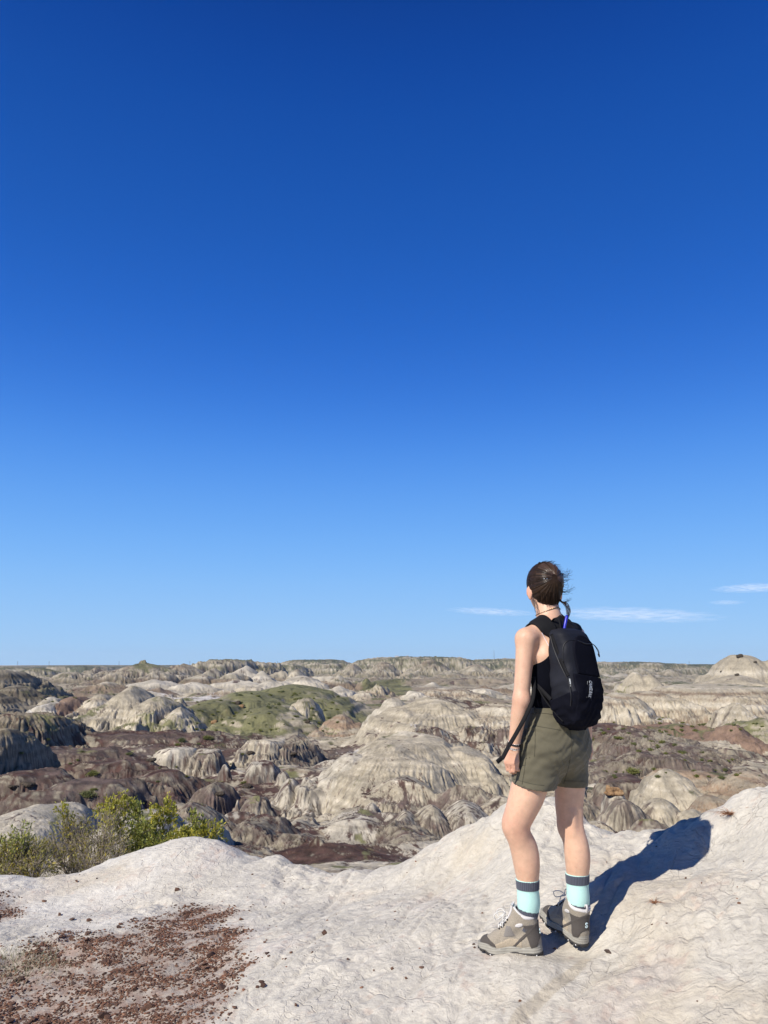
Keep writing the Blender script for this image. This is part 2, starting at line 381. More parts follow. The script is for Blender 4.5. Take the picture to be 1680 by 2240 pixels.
def build_terrain(quality=1.0):
    front = np.linspace(math.radians(-33), math.radians(33), int(1000 * quality))
    left = np.linspace(math.radians(-180), math.radians(-33), 60)[:-1]
    phi = np.concatenate([left, front, -left[::-1][:-1]])     # full turn, fine in front
    segs = [(8, 26, .012), (26, 150, .0026), (150, 600, .0036), (600, 4500, .006)]
    R = np.concatenate([np.geomspace(a, b, max(2, int(math.log(b / a) / (s / quality))), endpoint=False) for a, b, s in segs] + [[4600]])
    nr, nc = len(R), len(phi)
    X = R[:, None] * np.sin(phi)[None, :]; Y = R[:, None] * np.cos(phi)[None, :]
    RR = np.broadcast_to(R[:, None], X.shape)
    wx = X + 0.05 * RR * perlin(X / (0.25 * RR), Y / (0.25 * RR), 91) * 0 ; wy = Y
    Z = zbase(R)[:, None] + np.zeros_like(X)
    # broad swells
    Z += sstep(300, 900, RR) * (1 - sstep(2500, 3200, RR)) * 7.0 * fbm(X / 180, Y / 180, 3, 3)
    Z += 1.1 * fbm(X / 26, Y / 26, 5, 2) * sstep(20, 60, RR) * (1 - sstep(200, 700, RR))
    Z += sstep(2700, 3200, RR) * 3.0 * fbm(X / 700, Y / 700, 6, 2)
    base = Z.copy()
    tint = np.zeros(X.shape, np.int16); names = list(TINT)
    gul = .35 * np.clip(1 - 2.2 * np.abs(fbm(X / 7 + .3 * Y / 7, Y / 30, 19, 3)), 0, 1)
    order = sorted(range(len(HILLS)), key=lambda i: -HILLS[i][2])
    for i in order:
        u, v, D, apx, b, shape, tn, gs = HILLS[i]
        c = P(u, v, D); a = apx / FPX * D
        lim = 1.6
        r0, r1 = np.searchsorted(R, [max(8, D - b * lim - 0.08 * D), math.hypot(D + b * lim, abs(c[0]) + a * lim)])
        r0 = min(r0, np.searchsorted(R, max(8., D - b * lim)))
        sl = slice(r0, r1)
        ang0 = math.atan2(c[0] - a * lim, max(1., D - (b if c[0] < 0 else -b) * 0)) ; ang1 = math.atan2(c[0] + a * lim, D)
        c0, c1 = np.searchsorted(phi, [min(ang0, math.atan2(c[0] - a * lim, D - b), math.atan2(c[0] - a * lim, D + b)), max(ang1, math.atan2(c[0] + a * lim, D - b), math.atan2(c[0] + a * lim, D + b))])
        ss = (sl, slice(c0, c1))
        x = (X[ss] - c[0]) / a; y = (Y[ss] - D) / b
        if x.size == 0: continue
        wob = fbm(x * 1.3 + i * 3.7, y * 1.3 - i, 11, 3)
        rr = np.sqrt(x * x + y * y) * (1 + 0.30 * wob)
        th = np.arctan2(x, -y)
        z0 = zbase(np.array([D]))[0]; H = c[2] - z0
        if H <= 0.1: H = 0.1
        if shape == 'dome': pr = np.clip(1 - (rr / 1.22) ** 2.0, 0, 1) ** 1.75
        elif shape == 'cone': pr = np.clip(1 - (np.sqrt(rr * rr + 0.012) - 0.11) / 1.12, 0, 1) ** 1.25
        else: pr = np.where(rr < .45, 1 - .05 * (rr / .45) ** 2, .95 * (1 - sstep(.40, 1.14, rr)))
        zloc = np.minimum(base[ss], c[2]); pr = np.where(rr > 1.1, pr - (rr - 1.1) * .5, pr)
        # gullies run straight down the flanks
        circ = math.pi * (a + b)
        spacing = max(H * .34, D * 0.006)
        N = max(7, int(circ / spacing))
        tw = th * N / (2 * math.pi) + .9 * perlin(x * 2.1 + i, y * 2.1, 23)
        g1 = 1 - np.abs(perlin(tw, rr * 1.2 + i, 31 + i)) * 2.2
        g2 = 1 - np.abs(perlin(tw * 2.7 + 4, rr * 2.4 + i, 57 + i)) * 2.0
        g3 = 1 - np.abs(perlin(tw * 6.5 + 4, rr * 4 + i, 77 + i)) * 2.0
        win = sstep(.12 if shape != 'mesa' else .38, .75, rr) * (1 - .6 * sstep(.95, 1.15, rr))
        gl = .5 * np.clip(g1, 0, 1) ** 2 + .45 * np.clip(g2, 0, 1) ** 2 + .35 * np.clip(g3, 0, 1) ** 2
        dz = gs * H * win * (.055 * np.clip(g1, 0, 1) ** 2 + .02 * np.clip(g2, 0, 1) ** 2)
        za = np.minimum(z0, base[ss]); zf = za + (c[2] - za) * pr - dz - .03 * H * (1 - np.clip(pr, 0, 1))
        # hard and soft layers step the flanks
        per = max(1.0, H * .22, D * .006)
        q = (zf - z0) / per + .35 * wob
        zf = zf + np.where(pr > 0, per * .13 * np.sin(2 * math.pi * q) * win, 0)
        zo = Z[ss].copy(); k = max(.12, .05 * H)
        hh = np.clip(.5 + .5 * (zf - zo) / k, 0, 1)
        Z[ss] = zo + (zf - zo) * hh + k * hh * (1 - hh)
        up = zf > zo
        t = tint[ss]; t[up] = names.index(tn); tint[ss] = t
        t = gul[ss]; t[up] = (gl * win)[up] * min(gs, 1.3); gul[ss] = t
    Z += sstep(25, 40, RR) * (1 - sstep(150, 260, RR)) * 1.0 * (.30 - np.abs(fbm(X / 12, Y / 12, 15, 3))) * np.where(np.isin(tint, [names.index('white')]), .3, 1)
    Z += sstep(230, 400, RR) * (1 - sstep(1500, 2400, RR)) * 3.6 * (.30 - np.abs(fbm(X / 55, Y / 55, 16, 3)))
    # water-cut gullies: octave after octave, each following the slope left by the ones before
    sp_, cp_ = np.sin(phi)[None, :], np.cos(phi)[None, :]
    soft = np.array([{'green': .45, 'pale': .6, 'clay': .7, 'maroon': .8, 'dark': 1.15, 'purple': 1.25, 'far': 1.2}.get(n, 1.0) for n in names])[tint]
    cut = np.zeros_like(Z); cw = np.zeros_like(Z)
    for lam in (90, 45, 22, 11, 5.5, 2.8, 1.4, .7, .36):
        rmin, rmax = lam / .14, lam / .0065
        r0, r1 = np.searchsorted(R, [max(8, rmin), min(rmax, 3000)])
        if r1 - r0 < 4: continue
        s = slice(r0, r1)
        gR = np.gradient(Z[s], R[s], axis=0); gT = np.gradient(Z[s], phi, axis=1) / RR[s]
        gx = gR * sp_ + gT * cp_; gy = gR * cp_ - gT * sp_
        gm_ = np.sqrt(gx * gx + gy * gy) + 1e-5
        # perturb the flow direction a little so that gullies meander and meet
        an = .5 * perlin(X[s] / lam / 2.5, Y[s] / lam / 2.5, 300 + int(lam * 10))
        dx = -gy / gm_; dy = gx / gm_
        dx, dy = dx * np.cos(an) - dy * np.sin(an), dx * np.sin(an) + dy * np.cos(an)
        f = .55 + .45 * (sstep(.15, .6, fbm(X[s] / lam / 5, Y[s] / lam / 5, 400 + int(lam * 10), 2) + .4))
        g = gully_noise(X[s] / lam, Y[s] / lam, dx, dy, 500 + int(lam * 10))
        w = (1 - sstep(rmax * .5, rmax, RR[s])) * sstep(rmin, rmin * 2.0, RR[s]) * soft[s] * f
        amt = np.clip(gm_ / .5, .12 + .22 * (1 - sstep(110, 220, RR[s])), 1.0)
        v = np.sign(g) * np.abs(g) ** .8
        w = w * (1 - .55 * sstep(.02, .06, lam / RR[s]))
        Z[s] += w * lam * .062 * amt * (v - .25)
        fin = w * amt * sstep(.0045, .012, lam / RR[s]) * (1 - sstep(.03, .09, lam / RR[s]))
        cut[s] += fin * np.clip(-g, 0, 1); cw[s] += fin
        n = perlin(X[s] / lam * 1.7, Y[s] / lam * 1.7, int(lam * 100))
        Z[s] += w * lam * .022 * n
    gul = np.clip(.25 * gul + 1.15 * cut / np.maximum(cw, .35), 0, 1.1)
    # ---- slope
    dR = np.gradient(Z, R, axis=0); dT = np.gradient(Z, phi, axis=1) / RR
    slope = np.sqrt(dR ** 2 + dT ** 2)
    # ---- colours
    n1 = fbm(np.broadcast_to(phi[None, :], X.shape) * 60, np.log(RR) * 60, 41, 4)              # mottling held at a steady apparent grain
    lamf = np.clip(RR * .03, .5, 60)
    n2 = fbm(X / 9, Y / 9, 43, 4) ; n3 = fbm(X / 1.7, Y / 1.7, 44, 3) * (1 - sstep(150, 500, RR)); n4 = fbm(X / 60, Y / 60, 45, 4)
    nn = lerp(.5 * n2 + .5 * n3, .5 * n2 + .6 * n4, sstep(150, 600, RR))
    nn = nn + .25 * n1
    PH = np.broadcast_to(phi[None, :], X.shape); LR = np.log(RR)
    fs = fbm(PH / .010, LR / .022, 49, 3)
    gn = fbm(PH / .045, LR / .11, 47, 4)
    A = np.array([TINT[n][0] for n in names])[tint]; B = np.array([TINT[n][1] for n in names])[tint]
    bs = np.array([TINT[n][2] for n in names])[tint]; lag = np.array([TINT[n][3] for n in names])[tint]; gr = np.array([TINT[n][4] for n in names])[tint]
    zs = Z + .35 * n2
    thick = np.clip(RR * .0058, .3, 6)
    lev = np.floor(np.log2(thick)); 
    band = np.zeros_like(Z)
    for L in range(-2, 4):
        wgt = np.clip(1 - np.abs(np.log2(thick) - L), 0, 1)
        if wgt.max() <= 0: continue
        t = 2.0 ** L
        band += wgt * (.6 * perlin(zs / t, np.zeros_like(zs) + .5 + tint * 1.7, 61 + L) + .5 * perlin(zs / t * 2.6, np.zeros_like(zs) + .5, 71 + L))
    bm = sstep(-.12, .22, band + .10 * nn) * bs
    pb = sstep(.15, .4, -band + .1 * nn)
    C = A + (B - A) * bm[..., None]
    C = lay0(C, PALE * 1.08, pb * .6 * (bs > .45) * np.isin(tint, [names.index(k) for k in ('layer', 'clay', 'base', 'far', 'pale')]))
    steep = sstep(.25, .7, slope)
    C = lay0(C, OLIVE * .8, np.clip(gul * 1.2, 0, 1) * .95 * sstep(450, 900, RR) * np.isin(tint, [names.index('far'), names.index('layer'), 0]))
    cov = {k: np.zeros_like(Z) for k in ('grass', 'maroon', 'white', 'purple')}
    for kd, u, D, apx, b, st in COVERS:
        c = P(u, 1500, D); a = apx / FPX * D
        r = np.sqrt(((X - c[0]) / a) ** 2 + ((Y - D) / b) ** 2)
        cov[kd] = np.maximum(cov[kd], st * (1 - sstep(.55, 1.25, r)))
    lay = lay0
    isw = tint == names.index('white')
    for k in ('maroon', 'purple', 'grass'): cov[k] = np.where(isw, cov[k] * .15, cov[k])
    wm = sstep(.35, .75, cov['white'] + .45 * nn - .75 * sstep(.14, .45, slope))
    C = lay(C, WHITE, wm * .8)
    ismp = np.isin(tint, [names.index('maroon'), names.index('purple')])
    pm = sstep(.32, .72, np.maximum(cov['purple'], ismp * .55) + .5 * nn + 1.1 * (gul - .30) + .3 * fs)
    C = lay(C, PURPLE * .9 * np.ones_like(C) * (1 + .3 * n1[..., None]), pm * .85)
    mm = sstep(.34, .64, np.maximum(cov['maroon'], lag * .75) + .55 * nn + 1.0 * (gul - .30) + .35 * fs - .5 * sstep(.22, .6, slope))
    mcol = MAROON * (1 + .35 * n1[..., None]) 
    mcol = lerp(mcol, PURPLE * (1 + .2 * n1[..., None]), sstep(-.1, .4, n2)[..., None] * .7)
    C = lay(C, mcol, mm * .92)
    gm = sstep(.38, .7, np.maximum(cov['grass'], gr * .62 * (1 - sstep(.3, .75, slope))) + .5 * nn + .65 * gn + .2 * fs - .06 - .4 * sstep(.4, .85, slope))
    gcol = lerp(GRASS * np.ones_like(C), OLIVE * np.ones_like(C), sstep(-.2, .5, n4 + .4 * n1)[..., None])
    far = sstep(700, 2000, RR)[..., None]
    gcol = lerp(gcol, np.array([.085, .095, .062]) * np.ones_like(C), far)
    C = lay(C, gcol, gm * .93)
    # dark scrub specks on the grass and gullies
    sp = sstep(.36, .52, perlin(PH / .0075, LR / .020, 83) + .3 * n1) * sstep(.2, .6, gm + .25 * (1 - steep))
    C = lay(C, np.array([.05, .055, .03]), sp * .7 * sstep(60, 160, RR))
    C *= (1 + .2 * n1 + .14 * nn)[..., None]
    C = np.clip(C, .015, .7)
    V = np.stack([X, Y, Z], -1).reshape(-1, 3)
    F = grid_faces(nr, nc, True)[:, ::-1]
    t = NT('badlands_clay'); col = t.col(); pos = t.new('ShaderNodeNewGeometry').outputs['Position']
    na = t.noise(1.3, 8, .62, pos); nb = t.noise(5, 8, .68, pos); ncs = t.noise(.12, 8, .6, pos)
    c2 = t.mul(col, t.ramp(na, [(.3, .80), (.7, 1.16)]))
    c2 = t.mul(c2, t.ramp(nb, [(.3, .82), (.7, 1.12)]))
    c2 = t.mul(c2, t.ramp(ncs, [(.3, .88), (.7, 1.1)]))
    h = t.bump(ncs, .5, 1.2); h = t.bump(na, .8, .16, h); h = t.bump(nb, .7, .035, h)
    mat = t.out(c2, h, .95, Specular_IOR_Level=.15)
    me = mesh_data('terrain', V, F, C.reshape(-1, 3), True, mat)
    o = obj('terrain', me); tag(o, 'eroded badlands of pale clay hills, maroon flats and green patches', 'terrain', kind='structure')
    def height(x, y):
        r = math.hypot(x, y); p = math.atan2(x, y)
        i = np.clip(np.searchsorted(R, r) - 1, 0, nr - 2); j = np.clip(np.searchsorted(phi, p) - 1, 0, nc - 2)
        fr = (r - R[i]) / (R[i + 1] - R[i]); fp = (p - phi[j]) / (phi[j + 1] - phi[j])
        return float((Z[i, j] * (1 - fp) + Z[i, j + 1] * fp) * (1 - fr) + (Z[i + 1, j] * (1 - fp) + Z[i + 1, j + 1] * fp) * fr)
    return o, height
# ================================================================== the white clay knoll in front
CREST = [(-150, 1925, 5.9), (0, 1917, 6.1), (60, 1925, 6.3), (131, 1930, 6.4), (203, 1900, 6.45), (283, 1869, 6.45), (345, 1851, 6.4), (425, 1837, 6.3),
         (470, 1844, 6.25), (506, 1859, 6.2), (552, 1889, 6.1), (607, 1876, 6.15), (648, 1891, 6.0), (709, 1899, 5.9), (780, 1897, 5.8), (850, 1889, 5.7),
         (911, 1868, 5.6), (972, 1833, 5.5), (1033, 1802, 5.4), (1073, 1777, 5.3), (1114, 1753, 5.25), (1165, 1745, 5.2), (1215, 1750, 5.15),
         (1256, 1772, 5.1), (1306, 1813, 5.0), (1357, 1823, 4.95), (1418, 1818, 4.9), (1499, 1788, 4.78), (1560, 1763, 4.65), (1620, 1724, 4.5), (1680, 1710, 4.4), (1800, 1655, 4.2)]
INNER = [(0, 2240, 3.75), (400, 2240, 3.6), (840, 2240, 3.25), (1200, 2240, 3.05), (1680, 2240, 2.78), (0, 2075, 4.55), (300, 2075, 4.5), (600, 2050, 4.35),
         (850, 2050, 4.02), (425, 1950, 5.5), (0, 1985, 5.4), (700, 1960, 5.2), (900, 1960, 4.75), (1000, 1900, 4.95), (1100, 1850, 4.78), (1200, 1850, 4.62),
         (1165, 1950, 4.2), (1300, 1950, 4.05), (1400, 1900, 4.2), (1450, 2000, 3.66), (1680, 1950, 3.5), (1680, 2080, 3.15), (1600, 1850, 4.1), (1500, 2150, 3.12),
         (1120, 2090, 3.617), (1275, 2094, 3.685), (1200, 2100, 3.58), (1030, 2080, 3.72), (425, 1885, 5.95), (560, 1905, 5.9), (250, 1940, 5.75)]

class Spline2:
    """thin-plate surface through scattered heights"""
    def __init__(s, pts, lam=1e-4):
        s.p = np.array(pts, float); n = len(s.p); xy = s.p[:, :2]
        K = s.k(np.linalg.norm(xy[:, None] - xy[None], axis=2)) + lam * np.eye(n)
        Q = np.concatenate([np.ones((n, 1)), xy], 1)
        A = np.block([[K, Q], [Q.T, np.zeros((3, 3))]])
        s.w = np.linalg.solve(A, np.concatenate([s.p[:, 2], np.zeros(3)]))
    @staticmethod
    def k(r): return np.where(r > 1e-9, r * r * np.log(np.maximum(r, 1e-9)), 0)
    def __call__(s, x, y):
        x = np.asarray(x, float); sh = x.shape; x = x.ravel(); y = np.asarray(y, float).ravel()
        o = np.empty(len(x))
        for a in range(0, len(x), 40000):
            b = a + 40000
            r = np.hypot(x[a:b, None] - s.p[None, :, 0], y[a:b, None] - s.p[None, :, 1])
            o[a:b] = s.k(r) @ s.w[:-3] + s.w[-3] + s.w[-2] * x[a:b] + s.w[-1] * y[a:b]
        return o.reshape(sh)

_pts = [P(*c) for c in CREST + INNER]
for u, v, Y in CREST:
    p = P(u, v, Y); d = np.array([p[0], p[1]]) / math.hypot(p[0], p[1])
    for dist, drop in ([(.55, .26), (1.5, .95), (4.5, 3.6)] if u < 560 else [(.45, .34), (1.3, 1.5), (4.5, 4.6)]):
        q = p[:2] + d * dist
        _pts.append(np.array([q[0], q[1], p[2] - drop]))
_pts += [np.array(q, float) for q in [(-4, 0, -.35), (0, .4, -.15), (0, -2.5, -.3), (4, 0, .5), (-5, -4, -.8), (5, -4, .4), (-7.5, 3, -.6), (6.5, 2, .9), (-8, -8, -1.5), (8, -8, 0), (0, -8, -.8)]]
_tps = Spline2(_pts)

GPOLY = np.array([(-60, 2085), (60, 2070), (150, 2052), (250, 2032), (330, 2008), (400, 1980), (470, 1968), (520, 2000), (548, 2060), (575, 2110), (530, 2150), (520, 2200), (470, 2260), (470, 2330), (-200, 2330), (-200, 2085)], float)
GPOLY2 = np.array([(-80, 1940), (20, 1948), (48, 1975), (40, 1998), (10, 2008), (-80, 2020)], float)
def poly_sd(u, v, poly):
    """signed distance to a polygon, negative inside"""
    d = np.full(np.shape(u), 1e9); ins = np.zeros(np.shape(u), bool)
    for (x0, y0), (x1, y1) in zip(poly, np.roll(poly, -1, 0)):
        ex, ey = x1 - x0, y1 - y0
        t = np.clip(((u - x0) * ex + (v - y0) * ey) / (ex * ex + ey * ey), 0, 1)
        d = np.minimum(d, np.hypot(u - x0 - t * ex, v - y0 - t * ey))
        c = (y0 > v) != (y1 > v)
        ins ^= c & (u < ex * (v - y0) / (ey if abs(ey) > 1e-9 else 1e-9) + x0)
    return np.where(ins, -d, d)
def to_plan(poly):
    """the outline of the patch laid on the knoll"""
    out = []
    for u, v in poly:
        Y = 4.5
        for _ in range(30):
            p = P(u, v, Y); z = float(_tps(np.array([p[0]]), np.array([Y]))[0])
            a = (CAMZ - p[2]) / Y
            Y = .5 * Y + .5 * (CAMZ - z) / a
        out.append((P(u, v, Y)[0], Y))
    return np.array(out)
GP, GP2 = to_plan(GPOLY), to_plan(GPOLY2)
def gravel_mask(x, y):
    nz = .16 * fbm(x / .35, y / .35, 801, 3)
    a = poly_sd(x, y, GP) + nz; b = poly_sd(x, y, GP2) + nz * .6
    return np.maximum(1 - sstep(-.22, .10, a), 1 - sstep(-.12, .06, b))

def knoll_detail(x, y):
    s, t = x * .9 - y * .42, x * .42 + y * .9
    calm = 1 - .85 * np.exp(-(((x - .72) / .42) ** 2 + ((y - 3.68) / .22) ** 2))
    left = sstep(-.2, -1.2, x)
    z = (.036 * fbm(x / 1.1, y / 1.1, 700, 3)) + .008 * fbm(x / .22, y / .22, 705, 3)
    run = perlin(s / .34 + .5 * perlin(x, y, 711), t / 1.7, 710); run2 = perlin(s / .12 + .6 * perlin(x * 2, y * 2, 713), t / .6, 712)
    z = z + (1 - .7 * left) * (-.020 * np.clip(1 - 2.6 * np.abs(run), 0, 1) ** 1.5 - .010 * np.clip(1 - 2.4 * np.abs(run2), 0, 1) ** 2)
    z = z + .0035 * fbm(x / .05, y / .05, 720, 2) * (1 - .5 * left)
    # broken, flaky crust near the brow
    crust = sstep(.1, .5, fbm(x / .8, y / .8, 730, 2) + .35 * sstep(.0, 1.2, x) * sstep(3.6, 4.6, y))
    st = fbm(x / .16, y / .16, 731, 3)
    z = z + crust * .012 * (np.floor(st * 4) / 4 + .5 * st)
    return z * calm
def kz(x, y):
    x = np.atleast_1d(np.asarray(x, float)); y = np.atleast_1d(np.asarray(y, float))
    return _tps(x, y) + knoll_detail(x, y)
def kz1(x, y): return float(kz(x, y)[0])

def axis(segs):
    return np.concatenate([np.linspace(a, b, max(2, int(round((b - a) / s))), endpoint=False) for a, b, s in segs] + [[segs[-1][1]]])

def build_knoll():
    xs = axis([(-9, -4.5, .25), (-4.5, -3.4, .05), (-3.4, 3.0, .0095), (3.0, 4.2, .05), (4.2, 9, .25)])
    ys = axis([(-8, 1.5, .25), (1.5, 2.6, .05), (2.6, 6.9, .0095), (6.9, 8.5, .05), (8.5, 13, .2)])
    X, Y = np.meshgrid(xs, ys)
    Z = kz(X, Y)
    Z = Z.reshape(X.shape)
    g = gravel_mask(X, Y)
    n = fbm(X / .5, Y / .5, 760, 4); n2 = fbm(X / .06, Y / .06, 761, 3); n3 = fbm(X / 1.6, Y / 1.6, 762, 3)
    C = np.array([.562, .527, .458]) * np.ones(X.shape + (1,))
    left = sstep(-.3, -1.6, X) * sstep(4.4, 5.2, Y)
    C = lay0(C, np.array([.625, .60, .548]), left * sstep(-.5, .3, n3) * .8)                 # salt-white pan
    C = lay0(C, np.array([.50, .435, .33]), sstep(.15, .75, n3 + .5 * n) * .6)              # yellowish stains
    C = lay0(C, np.array([.50, .455, .42]), sstep(.2, .8, n) * .5)
    C = lay0(C, np.array([.27, .19, .15]), g * (.45 + .45 * sstep(-.3, .4, n2)))           # rusty dust among the stones
    C = lay0(C, np.array([.43, .33, .27]), sstep(.55, .9, n2 + .5 * n) * .45)
    # dried run-off of fine silt below the boots
    rx = np.array([.87, .80, .68, .52, .44]); ry = np.array([3.62, 3.5, 3.36, 3.20, 3.05])
    dd = np.full(X.shape, 9.)
    for k in range(4):
        ex, ey = rx[k + 1] - rx[k], ry[k + 1] - ry[k]
        tt = np.clip(((X - rx[k]) * ex + (Y - ry[k]) * ey) / (ex * ex + ey * ey), 0, 1)
        dd = np.minimum(dd, np.hypot(X - rx[k] - tt * ex, Y - ry[k] - tt * ey))
    C = lay0(C, np.array([.47, .42, .335]), (1 - sstep(.022, .032, dd + .006 * n)) * .85)
    C *= (1 + .07 * n + .06 * n2)[..., None]
    V = np.stack([X, Y, Z], -1).reshape(-1, 3)
    t = NT('knoll_clay'); col = t.col(); pos = t.new('ShaderNodeNewGeometry').outputs['Position']
    warp = t.new('ShaderNodeVectorMath', operation='SCALE'); nzc = t.new('ShaderNodeTexNoise', i_Scale=6.0, i_Detail=4.0)
    t.link(pos, nzc.inputs['Vector']); t.link(nzc.outputs['Color'], warp.inputs[0]); warp.inputs['Scale'].default_value = .16
    wp = t.new('ShaderNodeVectorMath', operation='ADD'); t.link(pos, wp.inputs[0]); t.link(warp.outputs[0], wp.inputs[1])
    def cracks(scale, w):
        vo = t.new('ShaderNodeTexVoronoi', feature='DISTANCE_TO_EDGE', i_Scale=scale); t.link(wp.outputs[0], vo.inputs['Vector'])
        return t.ramp(vo.outputs['Distance'], [(0.0, 1.0), (w, 0.0)])
    k1 = cracks(3.0, .022); k2 = cracks(12, .04)
    m1 = t.ramp(t.noise(2.2, 5, .6, pos), [(.47, 0.0), (.60, 1.0)]); m2 = t.ramp(t.noise(3.7, 5, .65, pos), [(.50, 0.0), (.62, 1.0)])
    ck = t.math('MAXIMUM', t.math('MULTIPLY', k1, m1), t.math('MULTIPLY', k2, m2))
    fine = t.noise(55, 8, .68, wp.outputs[0]); med = t.noise(14, 8, .62, wp.outputs[0]); big = t.noise(3.5, 6, .6, pos)
    c = t.mul(col, t.ramp(fine, [(.3, .87), (.7, 1.08)])); c = t.mul(c, t.ramp(med, [(.3, .88), (.7, 1.07)])); c = t.mul(c, t.ramp(big, [(.3, .92), (.7, 1.05)]))
    c = t.mix(t.math('MULTIPLY', ck, .17), c, (.30, .23, .17))
    vz = t.new('ShaderNodeTexVoronoi', i_Scale=30.0); t.link(wp.outputs[0], vz.inputs['Vector']); pop = vz.outputs['Distance']
    mp = t.new('ShaderNodeMapping'); mp.inputs['Scale'].default_value = (1.0, 2.2, 2.2); t.link(wp.outputs[0], mp.inputs[0])
    flk = t.ramp(t.noise(26, 6, .7, mp.outputs[0]), [(.60, 0.0), (.68, 1.0)]); mflk = t.ramp(t.noise(1.6, 4, .6, pos), [(.50, 0.0), (.68, 1.0)])
    flake = t.math('MULTIPLY', flk, mflk); c = t.mix(t.math('MULTIPLY', flake, .38), c, (.30, .24, .18))
    h = t.bump(big, .35, .05); h = t.bump(pop, .35, .010, h); h = t.bump(t.math('SUBTRACT', 1.0, flake), .6, .006, h); h = t.bump(med, .5, .010, h); h = t.bump(fine, 1.0, .006, h)
    inv = t.math('SUBTRACT', 1.0, ck); h = t.bump(inv, .6, .006, h)
    mat = t.out(c, h, .93, Specular_IOR_Level=.2)
    me = mesh_data('clay_knoll', V, grid_faces(len(ys), len(xs)), C.reshape(-1, 3), True, mat)
    return tag(obj('clay_knoll', me), 'cracked white clay knoll the hiker stands on', 'clay knoll', kind='structure')

# ------------------------------------------------------------------ stones
def stone_shape(r, n=13, flat=.6):
    bm = bmesh.new()
    for _ in range(n):
        p = r.normal(size=3); p /= np.linalg.norm(p); p *= r.uniform(.82, 1.0)
        bm.verts.new((p[0], p[1] * .8, p[2] * flat))
    res = bmesh.ops.convex_hull(bm, input=bm.verts)
    bmesh.ops.delete(bm, geom=[v for v in bm.verts if not v.link_faces], context='VERTS')
    bmesh.ops.triangulate(bm, faces=bm.faces)
    bm.verts.ensure_lookup_table(); bm.verts.index_update()
    V = np.array([v.co[:] for v in bm.verts]); F = np.array([[v.index for v in f.verts] for f in bm.faces]); bm.free()
    return V, F

def stone_material():
    t = NT('ironstone'); vec = t.objvec()
    rnd = t.new('ShaderNodeObjectInfo').outputs['Random']
    base = t.ramp(rnd, [(0.0, (.065, .038, .029)), (.35, (.115, .062, .042)), (.7, (.165, .092, .062)), (1.0, (.10, .072, .060))])
    c = t.mul(base, t.col())
    c = t.mul(c, t.ramp(t.noise(140, 6, .65, vec), [(.3, .6), (.7, 1.3)]))
    return t.out(c, t.bump(t.noise(260, 5, .6, vec), .6, .003), .85, Specular_IOR_Level=.25)

